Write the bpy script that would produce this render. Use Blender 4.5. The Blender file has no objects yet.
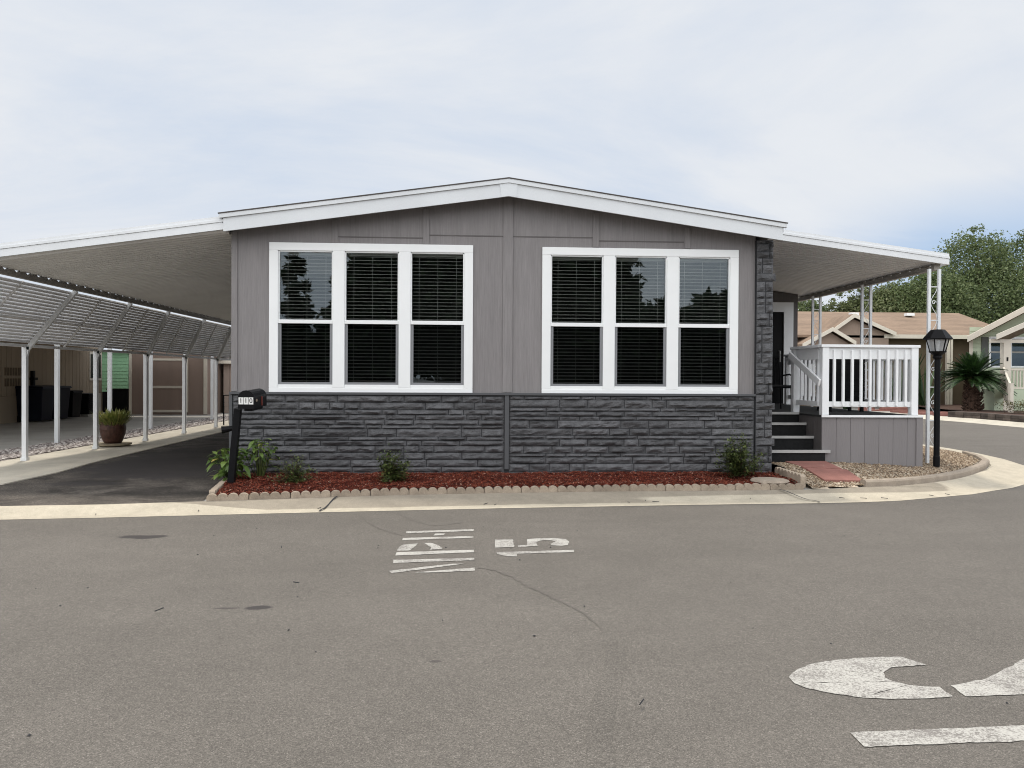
import bpy, math, random
from mathutils import Vector, Matrix, noise
R = math.radians
PI = math.pi
scene = bpy.context.scene
C = scene.collection

# ------------------------------------------------------------------ camera
cam = bpy.data.cameras.new('camera')
camo = bpy.data.objects.new('camera', cam)
C.objects.link(camo)
cam.sensor_width = 36.0
cam.lens = 769.0 / 1024 * 36.0
cam.clip_start = 0.05
cam.clip_end = 3000
rot = Matrix.Rotation(-R(3.3), 3, 'Z') @ Matrix.Rotation(PI / 2 - R(.45), 3, 'X') @ Matrix.Rotation(.0055, 3, 'Z')
camo.matrix_world = Matrix.Translation((0, 0, 1.6)) @ rot.to_4x4()
scene.camera = camo

# ------------------------------------------------------------------ sky, sun, exposure
SUN_EL, SUN_AZ = R(70), R(-16)          # azimuth from +Y towards +X: behind the house
W = bpy.data.worlds.new('World')
scene.world = W
W.use_nodes = True
nt = W.node_tree
nt.nodes.clear()


def N(nt, kind, **kw):
    n = nt.nodes.new(kind)
    for k, v in kw.items():
        if k in n.inputs.keys():
            n.inputs[k].default_value = v
        else:
            setattr(n, k, v)
    return n


def ramp(nt, fac, stops, interp='LINEAR'):
    n = nt.nodes.new('ShaderNodeValToRGB')
    n.color_ramp.interpolation = interp
    el = n.color_ramp.elements
    while len(el) < len(stops):
        el.new(0.5)
    for e, (p, c) in zip(el, stops):
        e.position = p
        e.color = (c, c, c, 1) if not hasattr(c, '__len__') else (c[0], c[1], c[2], 1)
    nt.links.new(fac, n.inputs['Fac'])
    return n.outputs['Color']


def mixc(nt, fac, a, b, mode='MIX'):
    n = nt.nodes.new('ShaderNodeMix')
    n.data_type = 'RGBA'
    n.blend_type = mode
    for i, v in ((0, fac), (6, a), (7, b)):
        if hasattr(v, 'is_linked') or hasattr(v, 'links'):
            nt.links.new(v, n.inputs[i])
        elif i == 0:
            n.inputs[0].default_value = v
        else:
            n.inputs[i].default_value = (v[0], v[1], v[2], 1)
    return n.outputs[2]


def math_(nt, op, a, b=0.0, c=0.0):
    n = nt.nodes.new('ShaderNodeMath')
    n.operation = op
    for i, v in enumerate((a, b, c)):
        if hasattr(v, 'links'):
            nt.links.new(v, n.inputs[i])
        else:
            n.inputs[i].default_value = v
    return n.outputs[0]


sky = N(nt, 'ShaderNodeTexSky', sky_type='NISHITA', sun_disc=False)
sky.sun_elevation = SUN_EL
sky.sun_rotation = SUN_AZ
tc = N(nt, 'ShaderNodeTexCoord')
sep = N(nt, 'ShaderNodeSeparateXYZ')
nt.links.new(tc.outputs['Generated'], sep.inputs[0])
X_, Y_, Z_ = sep.outputs
den = math_(nt, 'ADD', math_(nt, 'MAXIMUM', Z_, 0.0), 0.16)
px, py = math_(nt, 'DIVIDE', X_, den), math_(nt, 'DIVIDE', Y_, den)
cmb = N(nt, 'ShaderNodeCombineXYZ')
nt.links.new(px, cmb.inputs[0])
nt.links.new(py, cmb.inputs[1])
mpw = N(nt, 'ShaderNodeMapping')
mpw.inputs['Rotation'].default_value = (0, 0, R(28))
mpw.inputs['Scale'].default_value = (0.7, 1.2, 1)
nt.links.new(cmb.outputs[0], mpw.inputs[0])
n1 = N(nt, 'ShaderNodeTexNoise', Scale=0.7, Detail=9.0, Roughness=0.6, Distortion=0.7)
nt.links.new(mpw.outputs[0], n1.inputs['Vector'])
# a clear strip low in the sky towards the right
gap = math_(nt, 'MULTIPLY', ramp(nt, X_, [(0.40, 0.0), (0.53, 1.0)]),
            ramp(nt, Z_, [(0.165, 1.0), (0.225, 0.0)]))
cover = math_(nt, 'SUBTRACT', ramp(nt, n1.outputs['Fac'], [(0.30, 0.62), (0.55, 1.0)]), math_(nt, 'MULTIPLY', gap, 0.75))
# thin cloud: brightness added overhead and behind the camera to light the facade
cl = ramp(nt, n1.outputs['Fac'], [(0.28, (7.1, 7.6, 8.35)), (0.50, (7.75, 8.1, 8.65)), (0.72, (8.4, 8.65, 8.95))])
rear_fill = ramp(nt, math_(nt, 'MULTIPLY_ADD', Y_, -0.5, 0.5), [(0.28, (1, 1, 1)), (0.80, (2.85, 2.76, 2.62))])
cl = mixc(nt, 1.0, cl, rear_fill, 'MULTIPLY')
blue = mixc(nt, 0.75, sky.outputs[0], (4.6, 6.3, 8.9))
skyc = mixc(nt, cover, blue, cl)
bg = N(nt, 'ShaderNodeBackground', Strength=0.1)
nt.links.new(skyc, bg.inputs['Color'])
wo = N(nt, 'ShaderNodeOutputWorld')
nt.links.new(bg.outputs[0], wo.inputs['Surface'])

sl = bpy.data.lights.new('sun', 'SUN')
sl.energy = 2.3
sl.angle = R(5)
sl.color = (1.0, 0.93, 0.82)
so = bpy.data.objects.new('sun', sl)
C.objects.link(so)
sd = Vector((math.sin(SUN_AZ) * math.cos(SUN_EL), math.cos(SUN_AZ) * math.cos(SUN_EL), math.sin(SUN_EL)))
so.rotation_euler = sd.to_track_quat('Z', 'Y').to_euler()
so.location = (0, 0, 30)

vs = scene.view_settings
vs.view_transform = 'Standard'
vs.look = 'None'
vs.exposure = 0.0
vs.gamma = 1.0
vs.use_curve_mapping = False
scene.cycles.filter_width = 1.05
scene.cycles.max_bounces = 8
scene.cycles.transparent_max_bounces = 24

# ------------------------------------------------------------------ materials
MATS = {}


def mat(name, col, rough=0.7, var=0.0, vscale=6.0, bump=0.0, bscale=40.0, spec=0.3, metal=0.0, stretch=(1, 1, 1),
        island=0.0, fine=0.0, fscale=150.0, coat=0.0):
    m = bpy.data.materials.new(name)
    m.use_nodes = True
    nt = m.node_tree
    p = nt.nodes['Principled BSDF']
    p.inputs['Roughness'].default_value = rough
    p.inputs['Specular IOR Level'].default_value = spec
    p.inputs['Metallic'].default_value = metal
    p.inputs['Coat Weight'].default_value = coat
    tc = nt.nodes.new('ShaderNodeTexCoord')
    mp = nt.nodes.new('ShaderNodeMapping')
    mp.inputs['Scale'].default_value = stretch
    nt.links.new(tc.outputs['Object'], mp.inputs[0])
    c = None
    base = col

    def scale_by(base, fac, lo, hi):
        r = ramp(nt, fac, [(0.28, lo), (0.72, hi)])
        return mixc(nt, 1.0, base, r, 'MULTIPLY')
    if var:
        n = N(nt, 'ShaderNodeTexNoise', Scale=vscale, Detail=5.0, Roughness=0.6)
        nt.links.new(mp.outputs[0], n.inputs['Vector'])
        base = scale_by(base, n.outputs['Fac'], 1 - var, 1 + var)
    if fine:
        n = N(nt, 'ShaderNodeTexNoise', Scale=fscale, Detail=2.0, Roughness=0.7)
        nt.links.new(mp.outputs[0], n.inputs['Vector'])
        base = scale_by(base, n.outputs['Fac'], 1 - fine, 1 + fine)
    if island:
        g = nt.nodes.new('ShaderNodeNewGeometry')
        r = ramp(nt, g.outputs['Random Per Island'], [(0, 1 - island), (1, 1 + island)])
        base = mixc(nt, 1.0, base, r, 'MULTIPLY')
    if hasattr(base, 'links'):
        nt.links.new(base, p.inputs['Base Color'])
    else:
        p.inputs['Base Color'].default_value = (base[0], base[1], base[2], 1)
    if bump:
        n = N(nt, 'ShaderNodeTexNoise', Scale=bscale, Detail=4.0, Roughness=0.6)
        nt.links.new(mp.outputs[0], n.inputs['Vector'])
        b = N(nt, 'ShaderNodeBump', Strength=bump, Distance=0.02)
        nt.links.new(n.outputs['Fac'], b.inputs['Height'])
        nt.links.new(b.outputs[0], p.inputs['Normal'])
    MATS[name] = m
    return m


def ramp_island(name, stops, rough=0.9, spec=0.2, trans=0.0):
    m = bpy.data.materials.new(name)
    m.use_nodes = True
    nt = m.node_tree
    p = nt.nodes['Principled BSDF']
    p.inputs['Roughness'].default_value = rough
    p.inputs['Specular IOR Level'].default_value = spec
    g = nt.nodes.new('ShaderNodeNewGeometry')
    c = ramp(nt, g.outputs['Random Per Island'], stops)
    nt.links.new(c, p.inputs['Base Color'])
    if trans:
        t = nt.nodes.new('ShaderNodeBsdfTranslucent')
        nt.links.new(c, t.inputs['Color'])
        mx = nt.nodes.new('ShaderNodeMixShader')
        mx.inputs[0].default_value = trans
        out = nt.nodes['Material Output']
        nt.links.new(p.outputs[0], mx.inputs[1])
        nt.links.new(t.outputs[0], mx.inputs[2])
        nt.links.new(mx.outputs[0], out.inputs['Surface'])
    MATS[name] = m
    return m


def glass(name, tint=(0.75, 0.8, 0.78), ior=1.55, screen=0.0):
    m = bpy.data.materials.new(name)
    m.use_nodes = True
    nt = m.node_tree
    nt.nodes.clear()
    out = nt.nodes.new('ShaderNodeOutputMaterial')
    tr = nt.nodes.new('ShaderNodeBsdfTransparent')
    tr.inputs[0].default_value = (*tint, 1)
    gl = nt.nodes.new('ShaderNodeBsdfGlossy')
    gl.inputs['Roughness'].default_value = 0.0
    gl.inputs['Color'].default_value = (0.80, 0.92, 1.0, 1)
    fr = N(nt, 'ShaderNodeFresnel', IOR=ior)
    mx = nt.nodes.new('ShaderNodeMixShader')
    nt.links.new(math_(nt, 'MULTIPLY', fr.outputs[0], 1.5), mx.inputs[0])
    nt.links.new(tr.outputs[0], mx.inputs[1])
    nt.links.new(gl.outputs[0], mx.inputs[2])
    nt.links.new(mx.outputs[0], out.inputs['Surface'])
    MATS[name] = m
    return m


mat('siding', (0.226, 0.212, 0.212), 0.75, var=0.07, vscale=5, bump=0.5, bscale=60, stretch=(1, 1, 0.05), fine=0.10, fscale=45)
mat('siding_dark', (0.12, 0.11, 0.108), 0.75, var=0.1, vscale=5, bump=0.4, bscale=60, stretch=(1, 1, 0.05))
mat('deck_skirt', (0.212, 0.198, 0.200), 0.75, var=0.08, vscale=3, bump=0.3, bscale=60, stretch=(1, 1, 0.1))
mat('white_paint', (0.80, 0.81, 0.82), 0.5, var=0.04, vscale=3, spec=0.35, fine=0.03, fscale=60)
mat('vinyl', (0.82, 0.83, 0.83), 0.4, var=0.02, vscale=3, spec=0.4)
mat('fascia_white', (0.66, 0.68, 0.70), 0.55, var=0.05, vscale=1.2, fine=0.03, fscale=50)
mat('alu_white', (0.70, 0.715, 0.73), 0.4, var=0.05, vscale=2.0, spec=0.4)
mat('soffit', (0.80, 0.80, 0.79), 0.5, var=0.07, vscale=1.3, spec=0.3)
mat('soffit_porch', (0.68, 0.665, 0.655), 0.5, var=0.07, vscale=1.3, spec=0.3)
mat('beam', (0.30, 0.28, 0.25), 0.5, var=0.1, vscale=2)
mat('slat', (0.74, 0.73, 0.72), 0.45, var=0.12, vscale=2, spec=0.4)
mat('screen_sheet', (0.48, 0.475, 0.47), 0.5, var=0.15, vscale=2, spec=0.3)
mat('shingle', (0.09, 0.08, 0.075), 0.9, var=0.3, vscale=12, bump=0.6, bscale=50)
mat('stone', (0.100, 0.100, 0.105), 0.75, var=0.26, vscale=9, bump=1.0, bscale=32, spec=0.3, island=0.22)
mat('stone_back', (0.028, 0.029, 0.032), 0.8)
mat('cap', (0.085, 0.087, 0.092), 0.6)
mat('black_metal', (0.006, 0.006, 0.007), 0.45, spec=0.12, bump=0.15, bscale=90)
mat('screen_frame', (0.22, 0.225, 0.235), 0.5)
mat('blind', (0.47, 0.465, 0.44), 0.5)
mat('room', (0.10, 0.095, 0.09), 0.9)
mat('step_dark', (0.019, 0.0195, 0.020), 0.9, spec=0.1, var=0.2, vscale=20, fine=0.3, fscale=200)
mat('nosing', (0.42, 0.42, 0.41), 0.45, var=0.1, vscale=10)
mat('deck_floor', (0.04, 0.04, 0.04), 0.9, spec=0.1, var=0.2, vscale=8)
mat('black_plastic', (0.007, 0.007, 0.008), 0.5, spec=0.12)
mat('navy', (0.005, 0.007, 0.016), 0.5, spec=0.2)
mat('terracotta', (0.06, 0.026, 0.018), 0.5, var=0.5, vscale=14, bump=0.6, bscale=25)
mat('saucer', (0.33, 0.28, 0.20), 0.8, var=0.2, vscale=9)
mat('edging', (0.33, 0.27, 0.21), 0.9, var=0.18, vscale=9, fine=0.2, fscale=110, bump=0.4, bscale=90)
mat('mow_curb', (0.33, 0.275, 0.22), 0.9, var=0.18, vscale=6, fine=0.2, fscale=110, bump=0.4, bscale=90)
mat('concrete', (0.50, 0.46, 0.385), 0.9, var=0.16, vscale=1.6, fine=0.14, fscale=120, bump=0.25, bscale=80)
mat('concrete_grey', (0.34, 0.325, 0.30), 0.9, var=0.16, vscale=1.0, fine=0.14, fscale=120)
mat('paver_red', (0.25, 0.115, 0.095), 0.9, var=0.2, vscale=5, fine=0.2, fscale=120)
mat('soil', (0.07, 0.04, 0.03), 0.95, var=0.3, vscale=8)
mat('mulch_base', (0.10, 0.022, 0.015), 0.95, var=0.4, vscale=30, bump=0.8, bscale=60)
mat('gravel_base', (0.20, 0.155, 0.115), 0.95, var=0.4, vscale=30, bump=0.8, bscale=60)
mat('tan_siding', (0.34, 0.275, 0.205), 0.8, var=0.06, vscale=3, stretch=(1, 1, 0.1))
mat('brown_siding', (0.235, 0.175, 0.145), 0.8, var=0.08, vscale=3, stretch=(1, 1, 0.1))
mat('pink_siding', (0.36, 0.285, 0.245), 0.8, var=0.05, vscale=3, stretch=(1, 1, 0.1))
mat('cream_trim', (0.60, 0.55, 0.47), 0.6, var=0.05)
mat('mint', (0.33, 0.60, 0.37), 0.7, var=0.05)
mat('sage', (0.44, 0.50, 0.37), 0.75, var=0.05, vscale=3)
mat('house_brown', (0.27, 0.205, 0.165), 0.8, var=0.08, vscale=3)
mat('house_dark', (0.13, 0.098, 0.065), 0.85, var=0.1, vscale=3)
mat('shingle_tan', (0.225, 0.160, 0.115), 0.9, var=0.22, vscale=1.6, bump=0.4, bscale=8, stretch=(0.3, 1, 1), fine=0.15, fscale=14)
mat('block', (0.085, 0.068, 0.058), 0.9, var=0.3, vscale=5, island=0.35)
mat('shutter', (0.10, 0.105, 0.10), 0.7)
mat('bark', (0.09, 0.065, 0.045), 0.9, var=0.4, vscale=12, bump=0.8, bscale=14)
mat('palm_bark', (0.055, 0.032, 0.022), 0.95, var=0.6, vscale=16, bump=1.0, bscale=20)
mat('wood_grey', (0.30, 0.28, 0.25), 0.8, var=0.2, vscale=8)
mat('paint_mark', (0.44, 0.43, 0.40), 0.85)


def worn_paint():
    m = MATS['paint_mark']
    nt = m.node_tree
    p = nt.nodes['Principled BSDF']
    tc = nt.nodes.new('ShaderNodeTexCoord')
    n = N(nt, 'ShaderNodeTexNoise', Scale=3.5, Detail=5.0, Roughness=0.7)
    v = N(nt, 'ShaderNodeTexNoise', Scale=90.0, Detail=3.0, Roughness=0.8)
    for q in (n, v):
        nt.links.new(tc.outputs['Object'], q.inputs['Vector'])
    k = math_(nt, 'ADD', math_(nt, 'MULTIPLY', n.outputs['Fac'], 0.8), v.outputs['Fac'])
    k = ramp(nt, k, [(0.76, 0.85), (0.95, 0.05)])
    c = mixc(nt, 1.0, (0.45, 0.435, 0.40), ramp(nt, v.outputs['Fac'], [(0.3, 0.86), (0.7, 1.1)]), 'MULTIPLY')
    nt.links.new(mixc(nt, k, c, (0.15, 0.135, 0.125)), p.inputs['Base Color'])


worn_paint()
mat('white_plate', (0.75, 0.75, 0.73), 0.5)
mat('flag_red', (0.13, 0.028, 0.02), 0.5)
mat('emblem', (0.25, 0.2, 0.15), 0.5)
mat('fence_wire', (0.20, 0.19, 0.18), 0.5)
ramp_island('mulch', [(0, (0.05, 0.011, 0.007)), (0.5, (0.17, 0.034, 0.019)), (0.93, (0.27, 0.075, 0.042)), (1, (0.42, 0.30, 0.23))])
ramp_island('pebble', [(0, (0.07, 0.05, 0.036)), (0.4, (0.21, 0.15, 0.10)), (0.8, (0.36, 0.275, 0.19)), (1, (0.55, 0.47, 0.37))])
ramp_island('rock', [(0, (0.12, 0.10, 0.095)), (0.5, (0.30, 0.265, 0.25)), (1, (0.55, 0.51, 0.48))])
ramp_island('leaf_tree', [(0, (0.07, 0.098, 0.042)), (0.5, (0.12, 0.16, 0.064)), (0.85, (0.165, 0.205, 0.09)), (1, (0.21, 0.24, 0.12))], 0.6, 0.3, 0.3)
ramp_island('leaf_olive', [(0, (0.085, 0.105, 0.046)), (0.5, (0.145, 0.175, 0.072)), (0.85, (0.19, 0.215, 0.10)), (1, (0.24, 0.25, 0.14))], 0.6, 0.3, 0.3)
ramp_island('leaf_dark', [(0, (0.014, 0.030, 0.014)), (0.6, (0.04, 0.075, 0.03)), (1, (0.09, 0.13, 0.06))], 0.6, 0.3, 0.2)
ramp_island('leaf_shrub', [(0, (0.022, 0.034, 0.010)), (0.5, (0.065, 0.09, 0.024)), (1, (0.15, 0.18, 0.055))], 0.45, 0.4, 0.2)
ramp_island('leaf_broad', [(0, (0.04, 0.075, 0.015)), (0.6, (0.12, 0.20, 0.04)), (0.93, (0.20, 0.28, 0.07)), (1, (0.45, 0.36, 0.10))], 0.4, 0.5, 0.25)
ramp_island('leaf_pot', [(0, (0.07, 0.10, 0.02)), (0.6, (0.17, 0.19, 0.045)), (1, (0.34, 0.31, 0.10))], 0.5, 0.4, 0.25)
ramp_island('leaf_cycad', [(0, (0.006, 0.018, 0.005)), (0.7, (0.020, 0.050, 0.011)), (1, (0.05, 0.105, 0.025))], 0.4, 0.5, 0.1)
ramp_island('leaf_hedge', [(0, (0.03, 0.035, 0.014)), (0.6, (0.085, 0.08, 0.028)), (1, (0.17, 0.14, 0.06))], 0.7, 0.3, 0.2)
glass('glass', (0.9, 0.93, 0.92))
glass('lamp_glass', (0.92, 0.93, 0.93), 1.45)
glass('glass_dark', (0.40, 0.43, 0.43), 1.5)
glass('screen_glass', (0.42, 0.44, 0.44), 1.42)


def frosted(name):
    m = bpy.data.materials.new(name)
    m.use_nodes = True
    nt = m.node_tree
    p = nt.nodes['Principled BSDF']
    p.inputs['Base Color'].default_value = (.75, .76, .77, 1)
    p.inputs['Roughness'].default_value = .15
    tr = nt.nodes.new('ShaderNodeBsdfTransparent')
    tl = nt.nodes.new('ShaderNodeBsdfTranslucent')
    tl.inputs[0].default_value = (.8, .8, .8, 1)
    for i, (a, f) in enumerate(((tl, .5), (tr, .5))):
        mx = nt.nodes.new('ShaderNodeMixShader')
        mx.inputs[0].default_value = f
        nt.links.new(p.outputs[0] if i == 0 else last.outputs[0], mx.inputs[1])
        nt.links.new(a.outputs[0], mx.inputs[2])
        last = mx
    nt.links.new(last.outputs[0], nt.nodes['Material Output'].inputs['Surface'])
    MATS[name] = m


frosted('lamp_frost')


def asphalt(name, col, stains_and_shade=(), patch=0.08, fine=0.36, blotch=False):
    m = bpy.data.materials.new(name)
    m.use_nodes = True
    nt = m.node_tree
    p = nt.nodes['Principled BSDF']
    p.inputs['Roughness'].default_value = 0.85
    p.inputs['Specular IOR Level'].default_value = 0.25
    tc = nt.nodes.new('ShaderNodeTexCoord')
    co = tc.outputs['Object']
    base = col
    for sc, lo, hi, det in ((0.35, 1 - patch, 1 + patch, 4), (2.2, 1 - patch * .6, 1 + patch * .6, 4), (22, 0.94, 1.06, 3)):
        n = N(nt, 'ShaderNodeTexNoise', Scale=sc, Detail=float(det), Roughness=0.6)
        nt.links.new(co, n.inputs['Vector'])
        base = mixc(nt, 1.0, base, ramp(nt, n.outputs['Fac'], [(0.3, lo), (0.7, hi)]), 'MULTIPLY')
    v = N(nt, 'ShaderNodeTexVoronoi', Scale=190.0)
    nt.links.new(co, v.inputs['Vector'])
    sepc = nt.nodes.new('ShaderNodeSeparateColor')
    nt.links.new(v.outputs['Color'], sepc.inputs[0])
    base = mixc(nt, 1.0, base, ramp(nt, sepc.outputs[0], [(0, 1 - fine), (0.55, 1.0), (0.93, 1 + fine * .8), (1, 1 + fine * 2.2)]), 'MULTIPLY')
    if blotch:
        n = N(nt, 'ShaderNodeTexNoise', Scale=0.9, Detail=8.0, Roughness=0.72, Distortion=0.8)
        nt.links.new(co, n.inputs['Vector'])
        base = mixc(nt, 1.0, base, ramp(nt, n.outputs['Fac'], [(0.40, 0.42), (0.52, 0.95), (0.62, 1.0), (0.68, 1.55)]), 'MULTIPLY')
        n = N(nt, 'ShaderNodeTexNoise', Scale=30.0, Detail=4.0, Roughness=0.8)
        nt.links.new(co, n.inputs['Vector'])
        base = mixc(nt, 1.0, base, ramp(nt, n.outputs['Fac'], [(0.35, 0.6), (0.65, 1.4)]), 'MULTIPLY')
    # long soft roller streaks along the street
    mp = nt.nodes.new('ShaderNodeMapping')
    mp.inputs['Scale'].default_value = (0.06, 1.1, 1)
    mp.inputs['Rotation'].default_value = (0, 0, R(-6))
    nt.links.new(co, mp.inputs[0])
    n = N(nt, 'ShaderNodeTexNoise', Scale=1.0, Detail=3.0)
    nt.links.new(mp.outputs[0], n.inputs['Vector'])
    base = mixc(nt, 1.0, base, ramp(nt, n.outputs['Fac'], [(0.3, 0.93), (0.7, 1.06)]), 'MULTIPLY')
    nz = N(nt, 'ShaderNodeTexNoise', Scale=5.0, Detail=4.0)
    nt.links.new(co, nz.inputs['Vector'])
    sx = nt.nodes.new('ShaderNodeSeparateXYZ')
    nt.links.new(co, sx.inputs[0])
    for (cx, cy, rx, ry, amt) in stains_and_shade:
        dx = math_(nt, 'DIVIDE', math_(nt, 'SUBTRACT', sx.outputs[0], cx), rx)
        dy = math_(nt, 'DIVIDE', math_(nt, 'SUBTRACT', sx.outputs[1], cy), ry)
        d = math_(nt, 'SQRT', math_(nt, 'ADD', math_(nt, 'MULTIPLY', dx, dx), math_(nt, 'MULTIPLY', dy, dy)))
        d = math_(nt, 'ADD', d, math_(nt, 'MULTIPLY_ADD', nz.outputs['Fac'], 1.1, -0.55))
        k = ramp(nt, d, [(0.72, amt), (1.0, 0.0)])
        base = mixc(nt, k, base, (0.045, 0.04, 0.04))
    nt.links.new(base, p.inputs['Base Color'])
    b = N(nt, 'ShaderNodeBump', Strength=0.5, Distance=0.006)
    nt.links.new(sepc.outputs[1], b.inputs['Height'])
    nt.links.new(b.outputs[0], p.inputs['Normal'])
    MATS[name] = m


asphalt('asphalt', (0.138, 0.125, 0.110), stains_and_shade=((-3.23, 7.83, 0.27, 0.10, 0.9), (-1.45, 5.40, 0.11, 0.06, 0.9), (-1.64, 5.40, 0.12, 0.018, 0.7), (-0.17, 4.34, 0.04, 0.02, 0.6), (-2.6, 4.0, .06, .02, .4)))
asphalt('asphalt_seam', (0.129, 0.117, 0.103))
mat('crack', (0.125, 0.113, 0.100), 0.9, var=.2, vscale=9)
asphalt('drive_asphalt', (0.090, 0.078, 0.067), stains_and_shade=((-4.7, 12.9, 1.9, 1.7, 0.85), (-5.6, 14.5, .7, 2.6, 0.75), (-4.1, 14.2, .5, 1.6, .8), (-5.3, 11.0, .7, .25, .6)), patch=0.42, fine=0.6, blotch=True)  # first ellipse: a stain enlarged to paint the carport's shade into the asphalt


def gutter_mat():
    m = mat('gutter', (0.40, 0.355, 0.28), 0.9)
    nt = m.node_tree
    p = nt.nodes['Principled BSDF']
    uv = nt.nodes.new('ShaderNodeUVMap')
    sx = nt.nodes.new('ShaderNodeSeparateXYZ')
    nt.links.new(uv.outputs[0], sx.inputs[0])
    tc = nt.nodes.new('ShaderNodeTexCoord')
    n = N(nt, 'ShaderNodeTexNoise', Scale=1.3, Detail=4.0)
    nt.links.new(tc.outputs['Object'], n.inputs['Vector'])
    # water-worn pale strip along the road edge, its width varying with the long ends
    d = math_(nt, 'ADD', sx.outputs[1], math_(nt, 'MULTIPLY_ADD', n.outputs['Fac'], 0.10, -0.05))
    e = math_(nt, 'ADD', ramp(nt, sx.outputs[0], [(0.0, 1.0), (0.15, 0.97), (0.20, 0.36), (0.53, 0.30), (0.60, 0.62), (0.70, 0.66), (0.78, 0.36), (0.86, 1.0)]), 0.0)
    k = ramp(nt, math_(nt, 'SUBTRACT', d, e), [(0.45, 0.0), (0.55, 1.0)])
    k = ramp(nt, math_(nt, 'ADD', math_(nt, 'SUBTRACT', d, e), 0.5), [(0.48, 0.0), (0.53, 1.0)])
    col = mixc(nt, k, (0.45, 0.40, 0.315), (0.275, 0.24, 0.19))
    for sc, a in ((3.0, .10), (110.0, .14), (14., .06)):
        n2 = N(nt, 'ShaderNodeTexNoise', Scale=sc, Detail=3.0)
        nt.links.new(tc.outputs['Object'], n2.inputs['Vector'])
        col = mixc(nt, 1.0, col, ramp(nt, n2.outputs['Fac'], [(0.3, 1 - a), (0.7, 1 + a)]), 'MULTIPLY')
    nt.links.new(col, p.inputs['Base Color'])


gutter_mat()
nt = MATS['edging'].node_tree
_p = nt.nodes['Principled BSDF']
_oi = nt.nodes.new('ShaderNodeObjectInfo')
_old = _p.inputs['Base Color'].links[0].from_socket
nt.links.new(mixc(nt, 1.0, _old, ramp(nt, _oi.outputs['Random'], [(0, 0.8), (1, 1.14)]), 'MULTIPLY'), _p.inputs['Base Color'])


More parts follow.
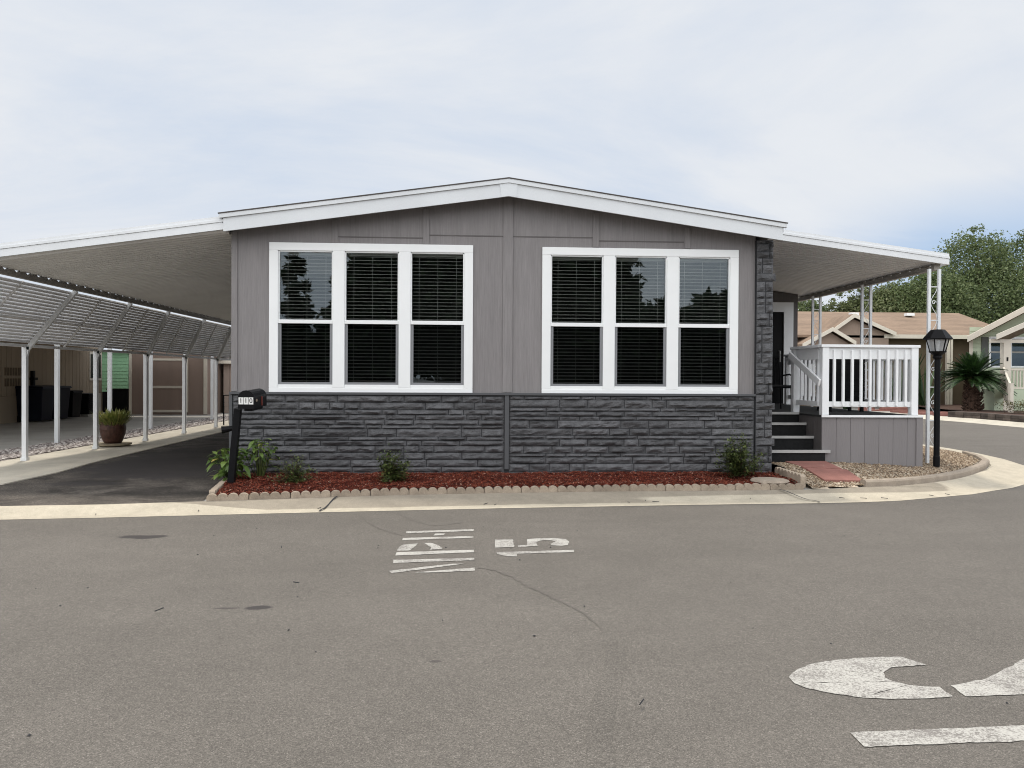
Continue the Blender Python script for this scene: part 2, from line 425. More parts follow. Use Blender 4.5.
# ------------------------------------------------------------------ mesh helpers
class MB:
    def __init__(s):
        s.v, s.f, s.uv, s.smooth = [], [], None, False

    def add(s, vs, fs):
        b = len(s.v)
        s.v += [tuple(v) for v in vs]
        s.f += [tuple(i + b for i in f) for f in fs]
        return s

    def box(s, x0, x1, y0, y1, z0, z1):
        vs = [(x, y, z) for z in (z0, z1) for y in (y0, y1) for x in (x0, x1)]
        return s.add(vs, [(0, 2, 3, 1), (4, 5, 7, 6), (0, 1, 5, 4), (2, 6, 7, 3), (0, 4, 6, 2), (1, 3, 7, 5)])

    def bar(s, a, b, w, h, up=(0, 0, 1)):
        """box of section w x h from a to b"""
        a, b = Vector(a), Vector(b)
        d = (b - a).normalized()
        sd = d.cross(Vector(up))
        if sd.length < 1e-5:
            sd = d.cross(Vector((0, 1, 0)))
        sd.normalize()
        u = sd.cross(d)
        vs = []
        for p in (a, b):
            for i, j in ((-1, -1), (1, -1), (1, 1), (-1, 1)):
                vs.append(p + sd * (i * w / 2) + u * (j * h / 2))
        return s.add(vs, [(3, 2, 1, 0), (4, 5, 6, 7), (0, 1, 5, 4), (1, 2, 6, 5), (2, 3, 7, 6), (3, 0, 4, 7)])

    def tube(s, pts, rad, n=8, cap=True):
        pts = [Vector(p) for p in pts]
        rs = rad if hasattr(rad, '__len__') else [rad] * len(pts)
        vs, fs = [], []
        ref = None
        for i, p in enumerate(pts):
            d = (pts[min(i + 1, len(pts) - 1)] - pts[max(i - 1, 0)]).normalized()
            if ref is None or abs(ref.dot(d)) > 0.95:
                ref = Vector((0, 0, 1)) if abs(d.z) < 0.9 else Vector((1, 0, 0))
            a = d.cross(ref).normalized()
            b = d.cross(a)
            ref = -b if ref.dot(-b) > 0 else b
            a = d.cross(ref).normalized()
            b = d.cross(a)
            for k in range(n):
                t = 2 * PI * k / n
                vs.append(p + (a * math.cos(t) + b * math.sin(t)) * rs[i])
        for i in range(len(pts) - 1):
            for k in range(n):
                k2 = (k + 1) % n
                fs.append((i * n + k, i * n + k2, (i + 1) * n + k2, (i + 1) * n + k))
        if cap:
            fs.append(tuple(range(n - 1, -1, -1)))
            fs.append(tuple((len(pts) - 1) * n + k for k in range(n)))
        return s.add(vs, fs)

    def lathe(s, prof, x, y, n=16, z0=0, sq=False):
        vs, fs = [], []
        for r, z in prof:
            for k in range(n):
                t = 2 * PI * (k + .5) / n
                vs.append((x + r * math.cos(t), y + r * math.sin(t), z0 + z))
        m = len(prof)
        for i in range(m - 1):
            for k in range(n):
                k2 = (k + 1) % n
                fs.append((i * n + k, i * n + k2, (i + 1) * n + k2, (i + 1) * n + k))
        fs.append(tuple(range(n - 1, -1, -1)))
        fs.append(tuple((m - 1) * n + k for k in range(n)))
        return s.add(vs, fs)

    def prism(s, poly, f0, f1):
        """poly: list of points; f0/f1 map a point to its two ends"""
        n = len(poly)
        vs = [f0(p) for p in poly] + [f1(p) for p in poly]
        fs = [tuple(range(n - 1, -1, -1)), tuple(range(n, 2 * n))]
        for i in range(n):
            j = (i + 1) % n
            fs.append((i, j, n + j, n + i))
        return s.add(vs, fs)

    def slab(s, poly, z0, z1):
        return s.prism(poly, lambda p: (p[0], p[1], z0), lambda p: (p[0], p[1], z1))

    def sheet(s, poly, z):
        return s.add([(p[0], p[1], z) for p in poly], [tuple(range(len(poly)))])

    def build(s, name, m, parent=None, smooth=False, bevel=0.0):
        me = bpy.data.meshes.new(name)
        me.from_pydata(s.v, [], s.f)
        if s.uv:
            l = me.uv_layers.new(name='UVMap')
            for lp in me.loops:
                l.data[lp.index].uv = s.uv[lp.vertex_index]
        me.validate()
        if smooth:
            me.polygons.foreach_set('use_smooth', [True] * len(me.polygons))
        me.materials.append(MATS[m])
        o = bpy.data.objects.new(name, me)
        C.objects.link(o)
        if parent is not None:
            o.parent = parent
            o.location = -world_loc(parent)
        if bevel:
            b = o.modifiers.new('edge', 'BEVEL')
            b.width = bevel
            b.segments = 2
            b.limit_method = 'ANGLE'
        return o


def world_loc(o):
    v = Vector(o.location)
    while o.parent:
        o = o.parent
        v = v + Vector(o.location)
    return v


def tag(o, label, cat, group=None):
    o['label'] = label
    o['category'] = cat
    if group:
        o['group'] = group
    return o


def thing(name, label, cat, loc=(0, 0, 0), group=None):
    o = bpy.data.objects.new(name, None)
    o.empty_display_size = 0.1
    C.objects.link(o)
    o.location = loc
    return tag(o, label, cat, group)


def struct(o, kind='structure'):
    o['kind'] = kind
    return o


def recenter(o):
    """move a one-mesh thing's origin to the base of its mesh"""
    me = o.data
    n = len(me.vertices)
    c = Vector((sum(v.co.x for v in me.vertices) / n, sum(v.co.y for v in me.vertices) / n, min(v.co.z for v in me.vertices)))
    me.transform(Matrix.Translation(-c))
    o.location = Vector(o.location) + c
    return o


def copy_tree(o, parent=None):
    c = o.copy()
    C.objects.link(c)
    if parent is not None:
        c.parent = parent
    for ch in list(o.children):
        copy_tree(ch, c)
    return c


def text_mesh(name, body, size, m, parent, matrix, extrude=0.001):
    cu = bpy.data.curves.new(name, 'FONT')
    cu.body = body
    cu.size = size
    cu.align_x = 'CENTER'
    cu.align_y = 'CENTER'
    cu.extrude = extrude
    t = bpy.data.objects.new(name, cu)
    C.objects.link(t)
    dg = bpy.context.evaluated_depsgraph_get()
    me = bpy.data.meshes.new_from_object(t.evaluated_get(dg))
    bpy.data.objects.remove(t)
    me.transform(matrix)
    me.materials.clear()
    me.materials.append(MATS[m])
    o = bpy.data.objects.new(name, me)
    C.objects.link(o)
    o.parent = parent
    o.location = -world_loc(parent)
    return o


def lerp(a, b, t):
    return a + (b - a) * t


def interp(pts, x):
    for (x0, y0), (x1, y1) in zip(pts, pts[1:]):
        if x <= x1 or (x1, y1) == pts[-1]:
            return lerp(y0, y1, (x - x0) / (x1 - x0))


# ------------------------------------------------------------------ ground, road, kerb
struct(MB().sheet([(-1500, -1500), (1500, -1500), (1500, 1500), (-1500, 1500)], -0.05).build('ground', 'concrete_grey'))

# road edge of the gutter and its back edge, from the west to the side street
GF = [(-40, 5.6), (-12, 8.1), (-5.15, 8.793), (-4.12, 8.89), (-1.96, 9.149), (.40, 9.401), (2.95, 9.60), (4.49, 9.68), (5.12, 9.743), (5.73, 9.86), (6.45, 10.144),
      (7.08, 10.391), (7.69, 10.762), (8.11, 10.999), (8.68, 11.45), (9.35, 12.1), (9.98, 12.95), (10.48, 13.9), (10.91, 15.04), (11.2, 16.3), (11.3, 17.5), (11.35, 20), (11.3, 34)]
GB = [(-40, 5.95), (-12, 8.44), (-5.3, 9.127), (-4.2, 9.22), (-3.15, 9.42), (-2.05, 9.62), (-.86, 9.86), (.43, 10.0), (1.78, 10.1), (3.0, 10.14), (4.60, 10.22), (5.15, 10.33), (5.60, 10.46), (6.105, 10.559),
      (6.625, 10.794), (7.203, 11.129), (7.6, 11.42), (8.016, 11.776), (8.766, 12.507), (9.343, 13.213), (9.75, 13.95), (10.15, 15.0), (10.42, 16.3), (10.5, 17.5), (10.55, 20), (10.5, 34)]
WF = [(19.75, 14), (19.2, 22), (18.92, 25), (18.95, 28.7), (18.7, 30.8), (18.3, 34.5), (17.0, 36.0), (14, 36.6), (10, 37)]
road = [(-40, -14)] + [(45, -14), (45, 10), (21.5, 10.6), (20.2, 12)] + WF + [(8, 37), (8, 34)] + [(x - .05, y + .05) for x, y in reversed(GF)]
road = [(-40, -14), (45, -14), (45, 40), (-40, 40)]
struct(MB().sheet(road, 0.0).build('road', 'asphalt'))


def dense(pl, step=0.5):
    out = []
    for a, b in zip(pl, pl[1:]):
        n = 6
        for i in range(n):
            out.append((lerp(a[0], b[0], i / n), lerp(a[1], b[1], i / n)))
    return out + [pl[-1]]


def ribbon(name, F, B, prof, m, thick=0.15, ufun=None):
    """prof: list of (t across, z)"""
    F, B = dense(F), dense(B)
    b = MB()
    b.uv = []
    vs, fs = [], []
    k = len(prof) + 1
    for i, (f, r) in enumerate(zip(F, B)):
        for t, z in prof:
            vs.append((lerp(f[0], r[0], t), lerp(f[1], r[1], t), z))
            b.uv.append((min(1, max(0, (f[0] + 5.2) / 16.5)), t))
        vs.append((r[0], r[1], -thick))
        b.uv.append((0, 1))
    for i in range(len(F) - 1):
        for j in range(k - 1):
            fs.append((i * k + j, (i + 1) * k + j, (i + 1) * k + j + 1, i * k + j + 1))
    b.add(vs, fs)
    o = b.build(name, m)
    struct(o)
    return o


gut = ribbon('kerb', GF, GB, [(0, 0.003), (0.04, .012), (0.30, .014), (0.45, .03), (0.8, .085), (1.0, 0.10)], 'gutter')
# joints cut in the gutter: dark narrow gaps
j = MB()
for (a, b) in (((-1.74, 9.18), (-1.62, 9.70)), ((4.56, 9.69), (4.22, 10.19))):
    A, B = Vector((*a, .016)), Vector((*b, .016))
    for i in range(10):
        t0, t1 = i / 10, (i + 1) / 10
        P, Q = A.lerp(B, t0), A.lerp(B, t1)
        for V in (P, Q):
            pass
        zz = lambda t: 0.014 + interp([(0, .003), (0.04, .012), (0.30, .014), (0.45, .03), (0.8, .085), (1.0, 0.10)], t if a[1] < b[1] else 1 - t)
        w = 0.012
        d = (Q - P).normalized()
        s_ = Vector((-d.y, d.x, 0)) * w
        j.add([(*(P - s_).xy, zz(t0)), (*(P + s_).xy, zz(t0)), (*(Q + s_).xy, zz(t1)), (*(Q - s_).xy, zz(t1))], [(0, 1, 2, 3)])
struct(j.build('kerb_joint', 'stone_back'))

lot = [(-40, 45)] + [(x, y) for x, y in GB] + [(10.5, 45)]
lb = MB().sheet(lot, 0.088)
struct(lb.build('lot_ground', 'concrete_grey'))
# driveway under the carport, slab, gravel strip, neighbour's slab
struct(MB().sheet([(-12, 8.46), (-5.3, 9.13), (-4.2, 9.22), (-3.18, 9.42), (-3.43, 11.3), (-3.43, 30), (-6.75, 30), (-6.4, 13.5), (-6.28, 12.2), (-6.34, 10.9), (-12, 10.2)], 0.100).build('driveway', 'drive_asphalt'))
struct(MB().slab([(-12, 10.22), (-6.35, 10.92), (-6.29, 12.2), (-6.41, 13.5), (-6.76, 30), (-6.76, 34), (-8.1, 34), (-8.05, 12.0), (-12, 11.6)], .06, 0.112).build('concrete_walk', 'concrete'))
struct(MB().sheet([(-18, 12.0), (-9.1, 12.0), (-9.1, 34), (-18, 34)], 0.105).build('neighbour_slab', 'concrete_grey'))

rng = random.Random(5)


def pebble(b, x, y, z, r, rng):
    a = rng.uniform(0, 2 * PI)
    e = rng.uniform(.65, 1.25)
    h = rng.uniform(.5, .8)
    vs = []
    for k in range(5):
        t = a + 2 * PI * k / 5
        rr = r * rng.uniform(.8, 1.15)
        vs.append((x + rr * math.cos(t) * e, y + rr * math.sin(t) / e, z + r * h * rng.uniform(-.1, .25)))
    vs.append((x + rng.uniform(-.3, .3) * r, y + rng.uniform(-.3, .3) * r, z + r * h * rng.uniform(.7, 1)))
    vs.append((x, y, z - r * h * .5))
    b.add(vs, [(k, (k + 1) % 5, 5) for k in range(5)] + [((k + 1) % 5, k, 6) for k in range(5)])


def inside(p, poly):
    x, y = p
    c = False
    for (x0, y0), (x1, y1) in zip(poly, poly[1:] + poly[:1]):
        if (y0 > y) != (y1 > y) and x < (x1 - x0) * (y - y0) / (y1 - y0) + x0:
            c = not c
    return c


def scatter(poly, n, rng):
    xs, ys = [p[0] for p in poly], [p[1] for p in poly]
    out = []
    while len(out) < n:
        p = (rng.uniform(min(xs), max(xs)), rng.uniform(min(ys), max(ys)))
        if inside(p, poly):
            out.append(p)
    return out


gp = [(-9.1, 12), (-8.05, 12), (-8.08, 32), (-9.1, 32)]
b = MB().sheet(gp, 0.116)
for x, y in scatter(gp, 5200, rng):
    pebble(b, x, y, .125, rng.uniform(.025, .055), rng)
o = b.build('gravel_strip', 'rock')
struct(o, 'stuff')

# ------------------------------------------------------------------ mulch bed
BF = [(-3.13, 9.42), (-3.06, 9.43), (-2.07, 9.63), (-0.86, 9.88), (0.43, 10.03), (1.78, 10.12), (3.14, 10.17), (4.07, 10.22), (4.60, 10.25)]
bed = [(-3.05, 9.54)] + [(x, y + .085) for x, y in BF[2:]] + [(4.62, 11.34), (-3.36, 11.34)]


def bump_sheet(name, poly, zf, m, step=0.12):
    xs, ys = [p[0] for p in poly], [p[1] for p in poly]
    nx, ny = int((max(xs) - min(xs)) / step) + 1, int((max(ys) - min(ys)) / step) + 1
    b = MB()
    vid = {}
    x0, y0 = min(xs), min(ys)
    for i in range(nx + 1):
        for k in range(ny + 1):
            x, y = x0 + i * step, y0 + k * step
            vid[i, k] = len(b.v)
            b.v.append((x, y, zf(x, y)))
    for i in range(nx):
        for k in range(ny):
            if inside((x0 + (i + .5) * step, y0 + (k + .5) * step), poly):
                b.f.append((vid[i, k], vid[i + 1, k], vid[i + 1, k + 1], vid[i, k + 1]))
    return b


def zmulch(x, y):
    e = min(1, max(0, (y - .08 - interp(BF, max(-3.13, min(4.57, x)))) / .9))
    return 0.15 + .045 * e + .025 * noise.noise((x * 2.2, y * 2.2, 0)) + .012 * noise.noise((x * 9, y * 9, 3))


b = bump_sheet('mulch', bed, zmulch, 'mulch')
for x, y in scatter(bed, 42000, rng):
    z = zmulch(x, y) + rng.uniform(0, .018)
    l, w = rng.uniform(.006, .019), rng.uniform(.003, .007)
    a = rng.uniform(0, PI)
    t = rng.uniform(-.5, .5)
    dx, dy = math.cos(a) * l, math.sin(a) * l
    ex, ey = -math.sin(a) * w, math.cos(a) * w
    dz = t * l
    b.add([(x - dx - ex, y - dy - ey, z - dz), (x + dx - ex, y + dy - ey, z + dz), (x + dx + ex, y + dy + ey, z + dz + w * rng.uniform(-.8, .8)), (x - dx + ex, y - dy + ey, z - dz)], [(0, 1, 2, 3)])
struct(b.build('mulch', 'mulch'), 'stuff')


def scallop_block(p0, p1, z0, h, n=4, thick=0.07):
    """one edging block: a row of half-round lobes along p0-p1"""
    p0, p1 = Vector(p0), Vector(p1)
    d = p1 - p0
    L = d.length
    d.normalize()
    nrm = Vector((-d.y, d.x))
    prof = [(0.004, 0)]
    r = L / n / 2
    for i in range(n):
        cx = (i + .5) * 2 * r
        for k in range(9):
            t = PI - PI * k / 8
            px_ = cx + r * .97 * math.cos(t)
            prof.append((min(L - .004, max(.004, px_)), h - r * .75 + r * .75 * math.sin(t)))
    prof.append((L - .004, 0))
    b = MB()
    # strips instead of one big n-gon so that the scallops triangulate cleanly
    front, back = [], []
    top = prof[1:-1]
    f = lambda s, z, o: (p0.x + d.x * s + nrm.x * o, p0.y + d.y * s + nrm.y * o, z0 + z)
    m = len(top)
    vs = [f(s, 0, 0) for s, z in top] + [f(s, z, 0) for s, z in top] + [f(s, 0, thick) for s, z in top] + [f(s, z, thick) for s, z in top]
    fs = []
    for i in range(m - 1):
        fs += [(i, i + 1, m + i + 1, m + i), (2 * m + i + 1, 2 * m + i, 3 * m + i, 3 * m + i + 1), (m + i, m + i + 1, 3 * m + i + 1, 3 * m + i)]
    fs += [(0, m, 3 * m, 2 * m), (m - 1, 3 * m - 1, 4 * m - 1, 2 * m - 1)]
    b.add(vs, fs)
    return b


def walk(pl, step):
    """points every step along a polyline"""
    out = [Vector(pl[0])]
    pos = 0
    seg = [(Vector(a), Vector(b)) for a, b in zip(pl, pl[1:])]
    tot = sum((b - a).length for a, b in seg)
    n = max(1, round(tot / step))
    for i in range(1, n + 1):
        t = tot * i / n
        for a, b in seg:
            l = (b - a).length
            if t <= l + 1e-6:
                out.append(a.lerp(b, t / l))
                break
            t -= l
    return out


ped = walk(BF, 0.49)
for i, (a, b_) in enumerate(zip(ped, ped[1:])):
    o = recenter(scallop_block(a, b_, .092 + rng.uniform(-.002, .002), 0.090 + rng.uniform(-.006, .005)).build('edging_block', 'edging', bevel=.006))
    tag(o, 'tan scalloped concrete edging block in the straight row between the red mulch and the kerb', 'edging block', 'scalloped blocks along the mulch bed front')
ped = walk([(-3.42, 11.3), (-3.14, 9.55)], 0.49)
for a, b_ in zip(ped, ped[1:]):
    o = recenter(scallop_block(a, b_, .10, 0.11).build('edging_block', 'edging', bevel=.006))
    tag(o, 'tan scalloped edging block between the driveway and the mailbox end of the mulch bed', 'edging block', 'scalloped blocks beside the driveway')
ped = walk([(4.66, 10.34), (4.69, 11.32)], 0.49)
for a, b_ in zip(ped, ped[1:]):
    o = recenter(scallop_block(a, b_, .11, 0.18).build('edging_block', 'edging', bevel=.006))
    tag(o, 'tall tan scalloped edging block between the mulch bed and the pebble bed by the steps', 'edging block', 'scalloped blocks beside the pebble bed')
o = MB().lathe([(.22, 0), (.27, .05), (.25, .075), (.12, .09)], 4.22, 10.52, 9).build('flat_stone', 'mow_curb')
recenter(o).location.z = 0.13
tag(o, 'flat grey stone at the corner of the mulch bed nearest the steps', 'stone')

# ------------------------------------------------------------------ pebble bed round the steps
MOW = [(4.74, 10.26), (5.15, 10.36), (5.60, 10.49), (6.105, 10.61), (6.625, 10.84), (7.203, 11.17), (7.6, 11.46), (8.016, 11.81), (8.766, 12.54), (9.343, 13.25), (9.70, 13.95), (10.0, 14.8)]
pb = [(4.74, 10.30)] + [(x - .12 * (x > 6), y + (.03 if x < 6 else .13)) for x, y in MOW[1:]] + [(9.9, 17), (7.4, 17), (7.25, 11.9), (4.74, 11.9)]


def zpeb(x, y):
    yb = interp(MOW, max(4.74, min(10.0, x)))
    e = min(1, max(0, (y - yb) / 1.35))
    if x < 6.0:
        e = min(1, max(0, (y - yb) / 1.0))
    s = 1.0 if x < 8 else max(.2, 1 - (x - 8) / 2.2)
    return (.112 if x < 6.1 else .14) + (.18 if x < 6.1 else .15) * e * s + .01 * noise.noise((x * 3, y * 3, 7))


b = bump_sheet('p', pb, lambda x, y: zpeb(x, y) - .01, 'pebble')
paver = [(5.05, 10.62), (5.64, 10.66), (5.72, 11.85), (5.0, 11.85)]
for x, y in scatter(pb, 24000, rng):
    if inside((x, y), paver) and rng.random() < .93:
        continue
    pebble(b, x, y, zpeb(x, y), rng.uniform(.008, .019), rng)
struct(b.build('pebbles', 'pebble'), 'stuff')
mo = [(x + .0, y) for x, y in MOW]
b = MB()
inner = []
for i, p in enumerate(mo):
    a, c_ = Vector(mo[max(0, i - 1)]), Vector(mo[min(len(mo) - 1, i + 1)])
    d = (c_ - a).normalized()
    inner.append((p[0] - d.y * .13, p[1] + d.x * .13))
F, B = dense(mo), dense(inner)
prof = [(0, .02), (0, .16), (.12, .185), (.5, .195), (.88, .185), (1, .1)]
vs, fs = [], []
k = len(prof)
for f, r in zip(F[12:], B[12:]):
    for t, z in prof:
        vs.append((lerp(f[0], r[0], t), lerp(f[1], r[1], t), z))
for i in range(len(F) - 13):
    for q in range(k - 1):
        fs.append((i * k + q, (i + 1) * k + q, (i + 1) * k + q + 1, i * k + q + 1))
fs += [tuple(range(k)), tuple(range(len(vs) - 1, len(vs) - k - 1, -1))]
tag(recenter(b.add(vs, fs).build('garden_curb', 'mow_curb', smooth=False)), 'low curving tan concrete curb holding the pebbles at the street corner', 'garden curb')
for i, (q, lab) in enumerate((([(5.05, 10.62), (5.64, 10.66), (5.68, 11.2), (5.03, 11.18)], 'red concrete stepping slab in the pebbles nearest the street'),
                              ([(5.02, 11.22), (5.62, 11.24), (5.66, 11.84), (5.0, 11.84)], 'red concrete stepping slab touching the bottom step'))):
    zb = [zpeb(*p) + .012 for p in q]
    z = sum(zb) / 4
    b = MB().prism(list(zip(q, zb)), lambda p: (p[0][0], p[0][1], p[1] - .05), lambda p: (p[0][0], p[0][1], p[1] + .012))
    tag(recenter(b.build('stepping_slab', 'paver_red', bevel=.006)), lab, 'paver')

# ------------------------------------------------------------------ the house
XL, XR, YF, YB = -3.43, 4.59, 11.4, 26.0
XM = 0.578
SL = 0.1415
house = thing('mobile_home', 'grey wood-sided mobile home with dark stone skirting and two triple white windows', 'house', (XM, YF, .1))


def roofz(x, z0=4.40):
    return z0 - SL * abs(x - XM)


WIN = [(-2.89, .072, 1.368, 3.555), (1.097, 4.065, 1.362, 3.545)]
b = MB()
zt = lambda x: roofz(x, 4.33)
# front wall as strips round the two openings
cuts = [XL, WIN[0][0] + .1, WIN[0][1] - .1, XM, WIN[1][0] + .1, WIN[1][1] - .1, 4.33]


def wallstrip(x0, x1, z0, z1=None):
    top = lambda x: zt(x) if z1 is None else z1
    b.prism([(x0, z0), (x1, z0), (x1, top(x1)), (x0, top(x0))], lambda p: (p[0], YF, p[1]), lambda p: (p[0], YF + .12, p[1]))


for i in range(6):
    x0, x1 = cuts[i], cuts[i + 1]
    if i in (1, 4):
        w = WIN[0] if i == 1 else WIN[1]
        wallstrip(x0, x1, .2, w[2] + .1)
        wallstrip(x0, x1, w[3] - .1)
    else:
        wallstrip(x0, x1, .2)
b.build('front_wall', 'siding', house)
b = MB()
b.box(XL, XL + .12, YF + .12, YB, .1, zt(XL))
b.box(XL + .12, 4.47, YB - .12, YB, .1, 3.7)
b.box(4.45, 4.565, YF + .35, YB, .1, zt(4.59))
b.build('side_wall', 'siding', house)
# room inside: floor, ceiling, back wall
b = MB()
b.box(XL + .12, 4.47, YF + .12, YB - .12, .75, .85)
b.box(XL + .12, 4.47, YF + .12, YB - .12, 3.60, 3.66)
b.box(XL + .12, 4.47, YF + 4.4, YF + 4.5, .85, 3.60)
b.build('interior_room', 'room', house)
# battens and seams
b = MB()
MB().prism([(.516, 1.385), (.66, 1.385), (.66, roofz(.66, 4.30)), (.516, roofz(.516, 4.30))], lambda p: (p[0], YF - .018, p[1]), lambda p: (p[0], YF + .0, p[1])).build('batten', 'siding', house)
for x in (-1.95, -.62, 1.90, 3.28):
    MB().box(x - .045, x + .045, YF - .016, YF, 3.56, zt(x) - .08).build('batten', 'siding', house)
MB().box(XL, XL + .085, YF - .016, YF, 1.385, zt(XL) - .06).build('corner_board', 'siding', house)
b = MB()
for (x0, x1, z) in ((-.57, .514, 3.70), (.662, 1.85, 3.70), (-1.9, -.67, 3.655), (1.95, 3.23, 3.655)):
    MB().box(x0, x1, YF - .006, YF + .0, z - .010, z + .005).build('siding_seam', 'siding_dark', house)


# stone skirting: courses of rough-faced blocks
srng = random.Random(11)


def stone_face(b, x0, x1, z0, z1, y, depth, fx=None, nrm=-1, along='x'):
    """rough rock-faced block: a grid pushed out with ledges"""
    L = x1 - x0
    nx = max(3, int(L / .05))
    nz = 5
    sd = srng.uniform(0, 100)
    vs, fs = [], []
    lean = srng.uniform(.25, .75)
    for i in range(nx + 1):
        for k in range(nz + 1):
            x, z = lerp(x0 + .006, x1 - .006, i / nx), lerp(z0 + .004, z1 - .004, k / nz)
            edge = i in (0, nx) or k in (0, nz)
            t = k / nz
            prof = 1 - abs(t - lean) / max(lean, 1 - lean)
            d = 0 if edge else depth * (.35 + .75 * prof) + depth * .9 * noise.noise((x * 7 + sd, z * 16, sd)) + depth * .4 * noise.noise((x * 22, z * 30, sd))
            d = max(d, 0)
            if along == 'x':
                vs.append((x, y - d, z))
            else:
                vs.append((y + d, x, z))
    for i in range(nx):
        for k in range(nz):
            q = (i * (nz + 1) + k, (i + 1) * (nz + 1) + k, (i + 1) * (nz + 1) + k + 1, i * (nz + 1) + k + 1)
            fs.append(q)
    b.add(vs, fs)


def courses(b, x0, x1, z0, z1, y, hmean, lmean, depth, along='x'):
    z = z1
    while z > z0 + .02:
        h = srng.choice((.055, .075, .10, .105, .12)) * hmean / .1
        h = min(h, z - z0)
        if z - h - z0 < .04:
            h = z - z0
        x = x0
        while x < x1 - .01:
            l = min(srng.choice((.22, .3, .42, .55, .75, .95)) * lmean, x1 - x)
            if x1 - x - l < .12:
                l = x1 - x
            if h > .095 and l < .45 and srng.random() < .0:
                pass
            stone_face(b, x, x + l, z - h, z, y, depth * srng.uniform(.7, 1.3), along=along)
            x += l
        z -= h


b = MB()
courses(b, XL + .03, .545, .1, 1.335, YF - .045, .1, 1, .030)
courses(b, .615, 4.31, .1, 1.335, YF - .045, .1, 1, .030)
sk = b.build('stone_skirting', 'stone', house)
b = MB().box(XL, 4.32, YF - .044, YF - .001, .1, 1.34)
b.build('skirting_backing', 'stone_back', house)
b = MB().box(XL - .01, 4.32, YF - .085, YF - .0, 1.342, 1.378)
b.box(.548, .612, YF - .075, YF - .046, .25, 1.34)
b.box(XL - .012, XL + .03, YF - .07, YF - .044, .1, 1.34)
b.build('skirting_cap', 'cap', house, bevel=.004)
# stone pillar at the corner
b = MB()
zp = roofz(4.6, 4.26)
z = .12
rows = []
srng = random.Random(4)
while z < zp - .03:
    h = min(srng.choice((.10, .125, .15)), zp - z)
    rows.append((z, z + h))
    z += h
for i, (z0, z1) in enumerate(rows):
    sp = 4.325 + srng.choice((.09, .14, .20, .30))
    for (xa, xb) in ((4.325, sp), (sp, 4.585)):
        if xb - xa > .02:
            stone_face(b, xa, xb, z0, z1, YF - .065, .036)
    stone_face(b, YF - .05, YF + .35, z0, z1, 4.577, .008, along='y')
b.build('stone_pillar', 'stone', house)
MB().box(4.325, 4.571, YF - .064, YF + .35, .1, zp + .0).build('pillar_core', 'stone_back', house)


# roof: slabs, rake boards, shingle edge
def slope_slab(x0, x1, zb, zt_, y0, y1, m, name, parent):
    b = MB()
    b.prism([(x0, zb(x0)), (x1, zb(x1)), (x1, zt_(x1)), (x0, zt_(x0))], lambda p: (p[0], y0, p[1]), lambda p: (p[0], y1, p[1]))
    return b.build(name, m, parent)


YR = 11.10
for (x0, x1) in ((-3.48, XM), (XM, 4.645)):
    slope_slab(x0, x1, lambda x: roofz(x, 4.35), lambda x: roofz(x, 4.455), YR + .03, YB + .3, 'shingle', 'roof', house)
    # fascia board and drip trim above it
    slope_slab(x0 + (.02 if x0 < 0 else 0), x1 - (.02 if x1 > 1 else 0), lambda x: roofz(x, 4.222), lambda x: roofz(x, 4.412), YR, YR + .028, 'fascia_white', 'rake_board', house)
    slope_slab(x0 - (.035 if x0 < 0 else 0), x1 + (.035 if x1 > 1 else 0), lambda x: roofz(x, 4.414), lambda x: roofz(x, 4.472), YR - .025, YR + .03, 'fascia_white', 'drip_trim', house)
    slope_slab(x0 - (.045 if x0 < 0 else 0), x1 + (.045 if x1 > 1 else 0), lambda x: roofz(x, 4.474), lambda x: roofz(x, 4.488), YR - .035, YR + .3, 'shingle', 'shingle_edge', house)
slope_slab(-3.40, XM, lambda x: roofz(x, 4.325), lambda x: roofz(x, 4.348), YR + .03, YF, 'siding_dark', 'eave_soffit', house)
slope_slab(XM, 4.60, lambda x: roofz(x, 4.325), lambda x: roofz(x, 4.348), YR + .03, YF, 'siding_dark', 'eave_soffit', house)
b = MB().prism([(.47, 4.205), (.578, 4.222), (.69, 4.205), (.705, 4.395), (.578, 4.413), (.45, 4.395)], lambda p: (p[0], YR - .012, p[1]), lambda p: (p[0], YR, p[1]))
b.build('ridge_cap', 'fascia_white', house)


